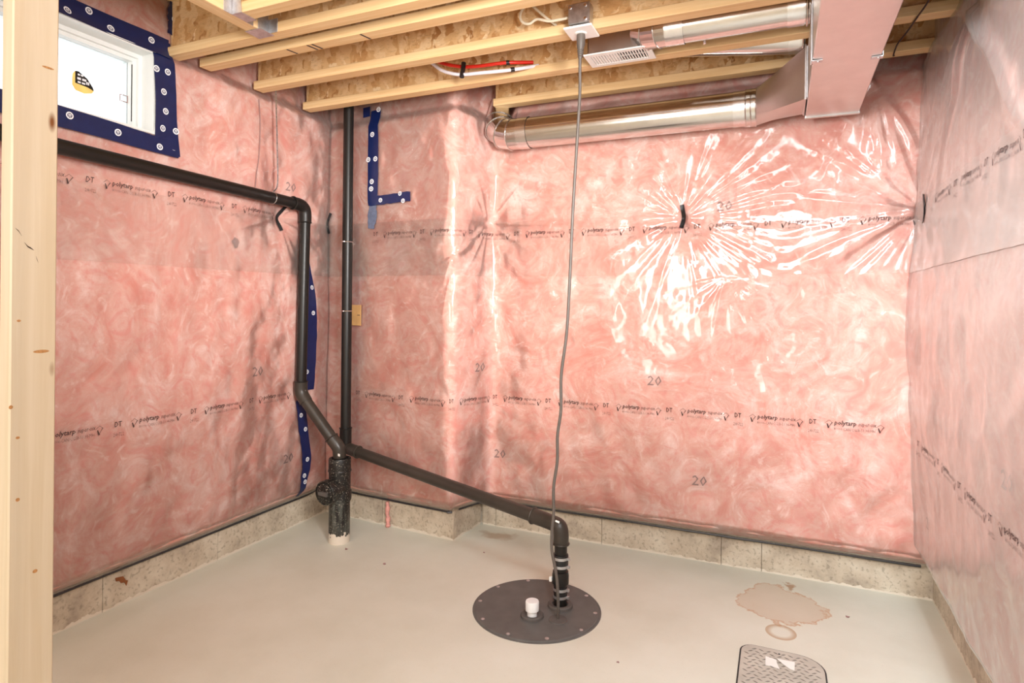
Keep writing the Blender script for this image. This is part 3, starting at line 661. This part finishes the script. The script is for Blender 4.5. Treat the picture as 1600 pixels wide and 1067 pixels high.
# duct in the joist bay feeding the grille
ud = thing('round_duct', 'round duct lying between two joists, feeding the white grille', 'duct', (-.2, 2.612, 2.50))
uy, uz, ur = 2.612, 2.515, .070
MB().tube([(-.44, uy, uz), (-.2, uy, uz), (.094, uy, uz)], ur, 36, False).build('duct_pipe', SHINY, ud)
cp = [Vector((-.43, uy, uz)), Vector((-.475, uy + .01, uz + .003)), Vector((-.525, uy + .03, uz + .012)), Vector((-.56, uy + .05, uz + .03))]
MB().tube([tuple(p) for p in cp], .0725, 36, True, False).build('elbow', SHINY, ud)
for i in (1, 2): ring('elbow_seam', cp[i], (cp[i + 1] - cp[i - 1]).normalized(), .0735, .002, SHINY, ud)
MB().tube([(-.45, uy, uz), (-.375, uy, uz)], .0735, 36, False).build('foil_tape', FOIL, ud)
MB().tube([(.015, uy, uz), (.075, uy, uz)], .0730, 36, False).build('foil_tape', FOIL, ud)
ring('collar_bead', (.085, uy, uz), (1, 0, 0), .074, .005, SHINY, ud)
MB().lathe((-.30, 2.665, 2.462), (0, 0, -1), [(0, .016), (.006, .014), (.007, 0)], 10).build('screw', FOIL, ud)
rb = thing('register_boot', 'shallow sheet-metal box sitting above the white grille', 'duct', (-.66, 2.69, 2.47))
m = MB(); xa, xb_, yya, yyb = -.80, -.545, 2.640, 2.752
m.box(xa, xa + .003, yya, yyb, 2.472, 2.555).box(xb_ - .003, xb_, yya, yyb, 2.472, 2.60).box(xa, xb_, yyb - .003, yyb, 2.472, 2.58)
m.add([(xa, yya, 2.472), (xb_, yya, 2.472), (xb_, yya, 2.60), (xa, yya, 2.555), (xa, yya + .003, 2.472), (xb_, yya + .003, 2.472), (xb_, yya + .003, 2.60), (xa, yya + .003, 2.555)], [(0, 1, 2, 3), (7, 6, 5, 4), (0, 4, 5, 1), (1, 5, 6, 2), (2, 6, 7, 3), (3, 7, 4, 0)])
m.add([(xa, yya, 2.555), (xb_, yya, 2.60), (xb_, yyb, 2.60), (xa, yyb, 2.555)], [(0, 1, 2, 3)])
m.build('boot_shell', GALV, rb)
gr = thing('vent_grille', 'white louvred vent grille facing down beside the hanging cord', 'vent', (-.664, 2.695, 2.462))
gx0, gx1, gy0, gy1, gz = -.815, -.520, 2.622, 2.768, 2.459
MB().box(gx0, gx1, gy0, gy0 + .024, gz, gz + .006).box(gx0, gx1, gy1 - .024, gy1, gz, gz + .006).box(gx0, gx0 + .026, gy0 + .024, gy1 - .024, gz, gz + .006).box(gx1 - .026, gx1, gy0 + .024, gy1 - .024, gz, gz + .006).build('grille_frame', WHITEP, gr)
MB().box(gx0 + .026, gx1 - .026, gy0 + .024, gy1 - .024, gz + .0105, gz + .012).build('damper', RUBK, gr)
for k in range(20):
    x = gx0 + .033 + k * (gx1 - gx0 - .066) / 19; left_half = k < 10; wv = .0048 if left_half else .0026
    MB().box(x - wv, x + wv, gy0 + .024, gy1 - .024, gz + .001, gz + .005).build('louver', WHITEP, gr)
MB().box(gx0 + .026, gx1 - .026, (gy0 + gy1) / 2 - .002, (gy0 + gy1) / 2 + .002, gz + .004, gz + .008).build('crossbar', WHITEP, gr)
# second bay duct behind
d2 = thing('round_duct', 'thin sliver of round duct behind the grille joist, ending at the trunk', 'duct', (-.1, 2.95, 2.53))
MB().tube([(-.42, 2.95, 2.592), (-.1, 2.95, 2.550), (.092, 2.95, 2.528)], .070, 36, False).build('duct_pipe', SHINY, d2)
MB().tube([(.03, 2.95, 2.5365), (.075, 2.95, 2.5305)], .0725, 36, False).build('foil_tape', FOIL, d2)
ring('collar_bead', (.086, 2.95, 2.529), (1, 0, -.1), .073, .005, SHINY, d2)

# ------------------------------------------------------------------ outlet, cord, cables, water lines
ob = thing('outlet_box', 'metal junction box with a white square outlet plate hanging from a joist', 'outlet', (-.75, 2.38, 2.47))
MB().bbox(-.795, -.705, 2.345, 2.398, 2.478, 2.560, .003).build('metal_box', STRAPM, ob)
for x, z in ((-.785, 2.545), (-.722, 2.545), (-.722, 2.492)): MB().lathe((x, 2.345, z), (0, -1, 0), [(.0065, 0), (.006, .004), (0, .0055)], 12).build('screw', FOIL, ob)
MB().bbox(-.812, -.694, 2.336, 2.456, 2.459, 2.4675, .002).build('cover_plate', WHITEP, ob)
MB().lathe((-.757, 2.398, 2.459), (0, 0, -1), [(.024, 0), (.024, .003), (.022, .004), (0, .004)], 28).build('receptacle', WHITEP, ob)
pc = thing('power_cord', 'long grey power cord hanging from the ceiling outlet to the sump lid', 'cord', (-.757, 2.40, 2.45))
MB().tube([(-.757, 2.40, 2.4555), (-.757, 2.401, 2.44), (-.758, 2.402, 2.415), (-.760, 2.405, 2.395), (-.761, 2.406, 2.365), (-.762, 2.407, 2.355)], [.017, .018, .017, .012, .009, .005], 18).build('plug', CORD, pc)
for k in range(4): MB().torus((-.7598, 2.4055, 2.392 - .008 * k), (0, .05, -1), .0115 - .001 * k, .0025, 18, 6).build('plug_rib', CORD, pc)
ck = [(-.762, 2.407, 2.36), (-.766, 2.42, 2.31), (-.769, 2.43, 2.215), (-.780, 2.43, 2.004), (-.794, 2.43, 1.739), (-.805, 2.43, 1.446), (-.816, 2.43, 1.232), (-.838, 2.43, 1.055), (-.838, 2.43, .909), (-.852, 2.43, .801), (-.852, 2.43, .693), (-.867, 2.43, .584), (-.866, 2.43, .476), (-.873, 2.43, .394), (-.872, 2.43, .313), (-.858, 2.43, .248), (-.849, 2.434, .183), (-.848, 2.448, .08), (-.853, 2.461, .016)]
MB().tube(spline(ck, 6), .0066, 10).build('cable', CORD, pc)
cb = thing('white_cable', 'short ivory cable looping out of the metal outlet box', 'cable', (-.9, 2.37, 2.53))
lp = [(-.790, 2.372, 2.520), (-.84, 2.365, 2.516), (-.885, 2.362, 2.517), (-.935, 2.36, 2.533), (-.968, 2.36, 2.520), (-1.000, 2.36, 2.532), (-1.012, 2.362, 2.563), (-.996, 2.366, 2.598), (-.966, 2.37, 2.602), (-.94, 2.376, 2.578), (-.905, 2.384, 2.545), (-.885, 2.40, 2.530), (-.875, 2.426, 2.524)]
MB().tube(spline(lp, 6), .0056, 8).build('cable', CABLE, cb)
cb2 = [(-.960, 2.372, 2.598), (-.925, 2.382, 2.565), (-.892, 2.395, 2.533)]
MB().tube(spline(cb2, 6), .0052, 8).build('cable', CABLE, cb)
def pex(name, pts, m, label):
    t = thing(name, label, 'pipe', pts[2]); MB().tube(spline(pts, 6), .0085, 12).build('pipe_run', m, t)
    a = Vector(pts[-2]); b = Vector(pts[-1]); MB().tube([tuple(a.lerp(b, .02)), tuple(a.lerp(b, .15))], .0115, 12).build('clip', BLACKT, t)
pex('water_line', [(-1.70, 2.66, 2.63), (-1.593, 2.68, 2.572), (-1.522, 2.685, 2.546), (-1.449, 2.685, 2.528), (-1.36, 2.685, 2.519), (-1.233, 2.70, 2.521), (-1.12, 2.78, 2.535)], RED, 'red water line sagging below the joist bay')
pex('water_line', [(-1.68, 2.64, 2.61), (-1.608, 2.65, 2.552), (-1.56, 2.652, 2.515), (-1.505, 2.654, 2.492), (-1.443, 2.656, 2.478), (-1.345, 2.658, 2.473), (-1.208, 2.70, 2.482), (-1.09, 2.78, 2.515)], WPEX, 'white water line sagging under the red one')
MB().tube([(-1.447, 2.672, 2.542), (-1.446, 2.664, 2.505), (-1.444, 2.648, 2.464)], [.012, .0115, .012], 8).build('cable_tie', BLACKT)
tag(bpy.data.objects['cable_tie'], 'black tie holding the red and white water lines together', 'tie')
wr_ = MB().tube(spline([(.486, 2.35, 2.462), (.482, 2.617, 2.462), (.471, 2.745, 2.461), (.459, 2.888, 2.463), (.443, 3.013, 2.462), (.446, 3.13, 2.461), (.452, 3.155, 2.467)], 6), .0032, 8).build('thin_wire', INK)
tag(wr_, 'thin dark wire strung under the joists right of the trunk duct', 'wire')

# ------------------------------------------------------------------ drain and vent plumbing
dp = thing('drain_pipe', 'black drain pipe crossing the left wall and dropping behind its elbow', 'pipe', (-2.52, 2.75, 1.9))
pr = .0305
MB().tube([(-2.525, .4, 1.955), (-2.52, 2.68, 1.908)], pr, 24).build('pipe_run', ABS, dp)
el = [(-2.52, 2.655, 1.9085), (-2.52, 2.70, 1.907), (-2.52, 2.730, 1.898), (-2.52, 2.748, 1.880), (-2.521, 2.754, 1.850), (-2.521, 2.754, 1.81)]
MB().tube(spline(el, 4), .0355, 24).build('elbow', ABS, dp)
for p, d in ((el[0], (0, 1, 0)), (el[-1], (0, 0, 1))): ring('elbow_hub', p, d, .0345, .004, ABS, dp)
MB().tube([(-2.521, 2.754, 1.83), (-2.522, 2.735, .88)], pr, 24).build('pipe_run', ABS, dp)
MB().tube(spline([(-2.522, 2.735, .895), (-2.522, 2.735, .845), (-2.512, 2.736, .815), (-2.485, 2.738, .778)], 5), .0365, 24).build('elbow', ABSD, dp)
ring('elbow_hub', (-2.522, 2.735, .893), (0, 0, 1), .0355, .004, ABS, dp)
MB().tube([(-2.497, 2.737, .793), (-2.300, 2.766, .556)], .0325, 24).build('offset_run', ABSD, dp)
MB().tube(spline([(-2.318, 2.763, .578), (-2.290, 2.768, .546), (-2.276, 2.772, .520), (-2.273, 2.774, .475)], 5), .0365, 24).build('elbow', ABSD, dp)
ring('elbow_hub', (-2.322, 2.763, .583), (.62, .09, -.77), .036, .004, ABSD, dp)
MB().torus((-2.5203, 2.505, 1.9115), (0, 1, -.02), .0315, .0022, 28, 6).build('pipe_strap', FOIL, dp)
MB().box(-2.255, -2.237, 2.7345, 2.7365, .492, .506, -.3).build('fitting_label', PAPER, dp)
hs = thing('hanger_strap', 'narrow perforated metal strap hanging from a joist to the left drain pipe', 'strap', (-2.49, 2.5, 2.2))
V = spline([(-2.475, 2.470, 2.56), (-2.485, 2.487, 2.455), (-2.49, 2.505, 2.184), (-2.495, 2.515, 1.99), (-2.515, 2.506, 1.944)], 6)
m = MB()
for i in range(len(V) - 1):
    a, b = Vector(V[i]), Vector(V[i + 1]); wd = .005
    m.add([(a.x, a.y - wd, a.z), (a.x, a.y + wd, a.z), (b.x, b.y + wd, b.z), (b.x, b.y - wd, b.z), (a.x - .0012, a.y - wd, a.z), (a.x - .0012, a.y + wd, a.z), (b.x - .0012, b.y + wd, b.z), (b.x - .0012, b.y - wd, b.z)], [(0, 1, 2, 3), (7, 6, 5, 4), (0, 4, 5, 1), (1, 5, 6, 2), (2, 6, 7, 3), (3, 7, 4, 0)])
m.build('strap_band', STRAPM, hs)
for k in range(26): 
    t = k / 25 * (len(V) - 1); i = min(int(t), len(V) - 2); p = Vector(V[i]).lerp(Vector(V[i + 1]), t - i)
    MB().lathe((p.x + .0002, p.y, p.z), (1, 0, 0), [(.0022, 0), (.0022, .0004), (0, .0004)], 6).build('strap_hole', DARK, hs)

sk = thing('cleanout_stack', 'stout speckled black floor stack with a capped side cleanout', 'pipe', (-2.272, 2.776, 0))
sx, sy = -2.272, 2.776
MB().lathe((sx, sy, 0), (0, 0, 1), [(.0585, 0), (.0585, .25)], 32).build('stack_pipe', STACK, sk)
MB().lathe((sx, sy, 0), (0, 0, 1), [(.0585, .232), (.0655, .236), (.0665, .285), (.0625, .292), (.0600, .294), (.0600, .395), (.0645, .398), (.0650, .402), (.0635, .407), (.0615, .409), (.0615, .468), (.060, .472), (.049, .472), (.047, .462), (.0, .462)], 36).build('wye_body', STACK, sk)
ax = Vector((-.06, -1, -.03)).normalized(); cb_ = Vector((sx, sy, .305))
MB().lathe(cb_, ax, [(.058, .0), (.060, .075), (.068, .08), (.068, .115), (.065, .119), (.060, .119), (.058, .113), (.0, .113)], 36).build('cleanout_hub', STACK, sk)
plug = MB().lathe(cb_ + ax * .112, ax, [(.0, 0), (.054, 0), (.054, .008), (.050, .011), (.0, .011)], 32).build('cleanout_plug', STACK, sk)
side = ax.cross(Vector((0, 0, 1))).normalized(); upv = side.cross(ax)
pc0 = cb_ + ax * .120; vs = []
for dx, dz in ((-.030, -.011), (.030, -.007), (.030, .009), (-.030, .013)):
    for dd in (0, .020): vs.append(tuple(pc0 + side * dx + upv * dz + ax * dd * (1 - .2 * (dd > 0))))
MB().add(vs, [(0, 2, 4, 6), (7, 5, 3, 1), (0, 1, 3, 2), (2, 3, 5, 4), (4, 5, 7, 6), (6, 7, 1, 0)]).build('plug_lug', RUBBER, plug)
MB().tube([(-2.273, 2.775, .463), (-2.273, 2.774, .50)], .0345, 24).build('bushing', ABS, sk)

rs = thing('riser_pipe', 'upright black vent pipe in front of the pier with a silver clip halfway', 'pipe', (-2.333, 2.90, .5))
MB().tube([(-2.333, 2.90, 2.62), (-2.333, 2.90, .55)], .0295, 24).build('pipe_run', ABS, rs)
for z in (1.300, 1.705): MB().torus((-2.333, 2.90, z), (0, 0, 1), .0305, .003, 28, 6).build('pipe_strap', FOIL, rs)
for z in (1.300, 1.705): MB().bbox(-2.336, -2.326, 2.862, 2.870, z - .004, z + .004, .001).build('strap_screw', FOIL, rs)
dc = thing('discharge_pipe', 'black pipe running from the riser foot down to the sump lid', 'pipe', (-.885, 2.58, 0))
MB().tube([(-2.333, 2.90, .615), (-2.333, 2.90, .47)], .0345, 24).build('elbow', ABS, dc)
MB().torus((-2.333, 2.90, .612), (0, 0, 1), .034, .004, 28, 6).build('elbow_hub', ABS, dc)
A_, B_ = Vector((-2.335, 2.902, .497)), Vector((-.905, 2.590, .366)); dr = (B_ - A_).normalized()
MB().tube([tuple(A_), tuple(A_ + dr * .115)], .0345, 24).build('elbow', ABSD, dc)
ring('elbow_hub', A_ + dr * .115, dr, .0335, .004, ABSD, dc)
MB().tube([tuple(A_), tuple(B_ - dr * .05)], .0300, 24).build('pipe_run', ABSD, dc)
L1 = B_ - dr * .13
MB().tube(spline([tuple(L1), tuple(B_ - dr * .05), (-.902, 2.589, .362), (-.889, 2.586, .348), (-.885, 2.584, .325), (-.885, 2.583, .285)], 5), .0345, 26).build('elbow', ABSD, dc)
ring('elbow_hub', L1, dr, .0345, .0055, ABSD, dc); ring('elbow_hub', (-.885, 2.583, .287), (0, 0, 1), .0345, .005, ABSD, dc)
MB().lathe((-.885, 2.582, 0), (0, 0, 1), [(.0285, .004), (.0285, .30)], 28).build('pipe_run', ABS, dc)
MB().lathe((-.885, 2.582, 0), (0, 0, 1), [(.0285, .182), (.0335, .184), (.0345, .235), (.0330, .240), (.0285, .241)], 28).build('rubber_coupling', BLACKT, dc)
MB().lathe((-.885, 2.582, 0), (0, 0, 1), [(.0285, .108), (.0370, .112), (.0375, .150), (.0350, .158), (.0350, .165), (.0285, .168)], 28).build('check_valve', ABS, dc)
MB().lathe((-.885, 2.582, 0), (0, 0, 1), [(.0285, .042), (.0315, .044), (.0315, .098), (.0285, .100)], 28).build('rubber_coupling', BLACKT, dc)
for z, r_ in ((.226, .0352), (.190, .0348), (.087, .0325), (.055, .0325)):
    k = MB().lathe((-.885, 2.582, z), (0, 0, 1), [(r_ - .003, -.006), (r_, -.006), (r_, .006), (r_ - .003, .006)], 28).build('hose_clamp', STRAPM, dc)
    MB().bbox(-.885 + r_ - .004, -.885 + r_ + .010, 2.572, 2.584, z - .006, z + .006, .001).build('clamp_screw', STRAPM, k)
MB().bbox(-.926, -.914, 2.545, 2.557, .125, .145, .001).build('valve_label', PAPER, dc)
MB().add([tuple(Vector((-.905, 2.560, .388)) + Vector(p)) for p in ((0, 0, 0), (.018, .002, -.006), (.018, .008, .001), (0, .006, .006))], [(0, 1, 2, 3)]).build('fitting_label', PAPER, dc)

# ------------------------------------------------------------------ sump lid
ld = thing('sump_lid', 'round charcoal sump lid set flush in the floor', 'lid', (-.978, 2.532, 0))
lx, ly = -.978, 2.532
MB().lathe((lx, ly, 0), (0, 0, 1), [(.284, .0), (.284, .002), (.278, .0035), (.277, .006), (.272, .008), (0, .008)], 72, False).build('lid_disc', LIDM, ld)
for k in range(10):
    a = 2 * PI * (k + .35) / 10
    MB().lathe((lx + .258 * math.cos(a), ly + .258 * math.sin(a), .008), (0, 0, 1), [(.009, 0), (.009, .0012), (.006, .002), (.0045, .0035), (0, .0035)], 12).build('lid_screw', STRAPM, ld)
MB().lathe((-.885, 2.582, .008), (0, 0, 1), [(.056, 0), (.055, .010), (.050, .015), (.036, .013), (.030, .006)], 36).build('pipe_grommet', RUBBER, ld)
MB().lathe((-.966, 2.448, .008), (0, 0, 1), [(.050, 0), (.049, .008), (.044, .012), (.030, .010), (.022, .004)], 36).build('vent_grommet', RUBBER, ld)
MB().lathe((-.854, 2.463, .008), (0, 0, 1), [(.040, 0), (.038, .005), (.018, .009), (.0, .009)], 32).build('cord_grommet', RUBBER, ld)
vc = thing('vent_pipe', 'small white capped vent pipe standing on the sump lid', 'pipe', (-.966, 2.448, .01))
MB().lathe((-.966, 2.448, .010), (0, 0, 1), [(.0215, 0), (.0215, .036)], 28).build('pipe_stub', WHITEP, vc)
MB().lathe((-.966, 2.448, .010), (0, 0, 1), [(.0215, .024), (.029, .025), (.0295, .060), (.027, .065), (.0, .066)], 32).build('cap', WHITEP, vc)

# ------------------------------------------------------------------ tread-plate cover with torn paper
cv = thing('floor_cover', 'grey tread-plate access cover set in the floor at the lower right', 'lid', (.018, 2.43, 0))
def rrect(x0, x1, y0, y1, rtl, rtr, n=7):
    P = [(x0, y0), (x1, y0)]
    P += [(x1 - rtr + rtr * math.cos(t), y1 - rtr + rtr * math.sin(t)) for t in np.linspace(0, PI / 2, n)]
    P += [(x0 + rtl + rtl * math.cos(t), y1 - rtl + rtl * math.sin(t)) for t in np.linspace(PI / 2, PI, n)]; return P
def slab(P, z0, z1):
    n = len(P); return MB().add([(x, y, z0) for x, y in P] + [(x, y, z1) for x, y in P], [tuple(range(n))[::-1], tuple(range(n, 2 * n))] + [(i, (i + 1) % n, n + (i + 1) % n, n + i) for i in range(n)])
slab(rrect(-.134, .168, 2.20, 2.621, .055, .095), -.002, .0022).build('gap_ring', DARK, cv)  # dark slab whose rim stands in for the open gap round the plate
slab(rrect(-.128, .162, 2.206, 2.615, .050, .090), 0, .0045).build('cover_plate', PLATEM, cv)
tm = MB(); k = 0
for j in range(19):
    for i in range(11):
        x = -.108 + i * .026 + (.013 if j % 2 else 0); y = 2.218 + j * .0205
        if x > .148 or y > 2.60 or (x > .10 and y > 2.56) or (x < -.10 and y > 2.58): continue
        a = .6 if (i + j) % 2 else -.5; c_, s_ = math.cos(a), math.sin(a)
        L_, W_ = .0125, .0030
        q = [(-L_, 0), (0, -W_), (L_, 0), (0, W_)]
        tm.add([(x + u * c_ - v * s_, y + u * s_ + v * c_, .0045) for u, v in q] + [(x + u * .4 * c_ - v * .4 * s_, y + u * .4 * s_ + v * .4 * c_, .0068) for u, v in q],
               [(4, 5, 6, 7)] + [(n_, (n_ + 1) % 4, 4 + (n_ + 1) % 4, 4 + n_) for n_ in range(4)])
tag(tm.build('raised_tread', TREADM, cv), kind='stuff')
MB().lathe((.008, 2.588, .0045), (0, 0, 1), [(.004, 0), (.004, .001), (0, .001)], 10).build('cover_screw', DARK, cv)
def sheet(name, pts, label, z=.0072):
    n = len(pts); o = MB().add([(x, y, z + dz) for x, y, dz in pts] + [(x, y, z + dz - .0007) for x, y, dz in pts], [tuple(range(n)), tuple(range(n, 2 * n))[::-1]] + [(i, (i + 1) % n, n + (i + 1) % n, n + i) for i in range(n)]).build(name, PAPER); tag(o, label, 'paper')

sheet('torn_paper', [(-.040, 2.548, 0), (-.002, 2.537, .001), (.000, 2.512, .002), (.010, 2.478, 0), (-.020, 2.486, 0), (-.039, 2.484, 0)], 'left scrap of torn white paper label stuck on the tread-plate cover')
sheet('torn_paper', [(.000, 2.536, .006), (.028, 2.547, .001), (.062, 2.550, 0), (.060, 2.492, 0), (.046, 2.494, 0), (.022, 2.515, .001)], 'right scrap of torn white paper label, its corner curled up, on the tread-plate cover')

# ------------------------------------------------------------------ odds and ends
cdo = MB().bbox(-2.380, -2.302, 2.988, 2.996, 1.212, 1.336, .001).build('card_scrap', CARD); tag(cdo, 'small brown card poking out of the torn plastic behind the riser', 'card')
mkc = MB()
for k in range(3): mkc.box(-2.325 + k * .007, -2.320 + k * .007, 2.9872, 2.988, 1.272, 1.277)
mkc.build('card_print', INK, cdo)
fm = MB(); fp = spline([(-2.163, 3.080, .150), (-2.158, 3.080, .120), (-2.160, 3.078, .085), (-2.154, 3.078, .055), (-2.150, 3.072, .025), (-2.140, 3.060, .008)], 5)
rr_ = random.Random(4); fm.tube(fp, [.009 + rr_.uniform(0, .006) for _ in fp], 10)
tag(fm.build('foam_strand', FOAMP), 'pink foam strand dribbling down the pier curb to the floor', 'foam')
rp = MB(); P_ = [(1.765, .128), (1.80, .122), (1.812, .100), (1.822, .095), (1.815, .074), (1.806, .092), (1.79, .096), (1.783, .108), (1.768, .112)]
n = len(P_); rp.add([(-2.6692, y, z) for y, z in P_] + [(-2.6665, y, z) for y, z in P_], [tuple(range(n))[::-1], tuple(range(n, 2 * n))] + [(i, (i + 1) % n, n + (i + 1) % n, n + i) for i in range(n)])
rpo = rp.build('rust_chip', RUST, wl); 
for k, (x, y, r_) in enumerate(((-1.86, 2.63, .006), (.28, 3.03, .006), (-2.16, 2.70, .007), (-1.46, 2.98, .004), (-.55, 2.28, .004))):
    bm = bmesh.new(); bmesh.ops.create_icosphere(bm, subdivisions=1, radius=r_)
    for v in bm.verts: v.co = Vector((v.co.x * 1.5, v.co.y, max(0, v.co.z * .8 + r_ * .4))) * (1 + .3 * math.sin(v.index * 3.1 + k))
    m_ = MB().add([(v.co.x + x, v.co.y + y, v.co.z) for v in bm.verts], [[v.index for v in f.verts] for f in bm.faces]); bm.free()
    o = m_.build('concrete_crumb', INKB); tag(o, ['dark crumb on the floor left of the sump lid', 'dark crumb on the bright floor by the right wall', 'brown crumb at the foot of the floor stack', 'small crumb on the floor beyond the lid near the pier', 'tiny crumb on the floor right of the sump lid'][k], 'crumb')

ww = [(YL(2.44), 2.43), (YL(2.455), 2.30), (YL(2.452), 2.14), (YL(2.435), 2.04), (YL(2.430), 1.96)]
pts = spline([tuple(left.at(np.array([u]), np.array([z]), left.film(np.array([u]), np.array([z])) + .006)[0]) for u, z in ww], 6)
tag(MB().tube(pts, .0022, 8).build('thin_wire', INKB), 'thin grey wire hanging down the left wall beside the metal strap', 'wire')

r_ = random.Random(9); sm = [(YL(2.31) + .030 * math.cos(t) * r_.uniform(.5, 1), 1.655 + .035 * math.sin(t) * r_.uniform(.5, 1)) for t in np.linspace(0, 2 * PI, 14)[:-1]]
stamp('grey_smudge', left, np.array(sm), [list(range(len(sm)))], 0, 0, INKB, wl, left.face, .003)
# checks and knots on the foreground stud
CRK = m_plain('dark_check', srgb(70, 56, 44), .9); KNOT = m_plain('brown_knot', srgb(176, 128, 78), .7, 0, .25, 200)
stud = bpy.data.objects['wall_stud']
for pts, wd in (([(.749, 1.498), (.755, 1.493), (.761, 1.483)], .0012), ([(.766, 1.470), (.772, 1.462), (.778, 1.459), (.784, 1.455)], .0016), ([(.788, 1.443), (.790, 1.436), (.7925, 1.429)], .0016)):
    n = len(pts); up = [(-1.4596, y, z + wd * (1 if 0 < i < n - 1 else .2)) for i, (y, z) in enumerate(pts)]; dn = [(-1.4596, y, z - wd * (1 if 0 < i < n - 1 else .2)) for i, (y, z) in enumerate(pts)]
    MB().add(up + dn, [(i, i + 1, n + i + 1, n + i) for i in range(n - 1)]).build('wood_check', CRK, stud)
for y, z, a, b in ((.800, 1.238, .016, .0035), (.808, 1.853, .012, .0025), (.744, 1.126, .004, .004), (.792, .767, .005, .004), (.757, 1.305, .004, .0025), (.757, 1.06, .004, .003), (.758, .93, .004, .004)):
    MB().add([(-1.4597, y + a * math.cos(t), z + b * math.sin(t)) for t in np.linspace(0, 2 * PI, 13)[:-1]], [tuple(range(12))]).build('knot', KNOT, stud)
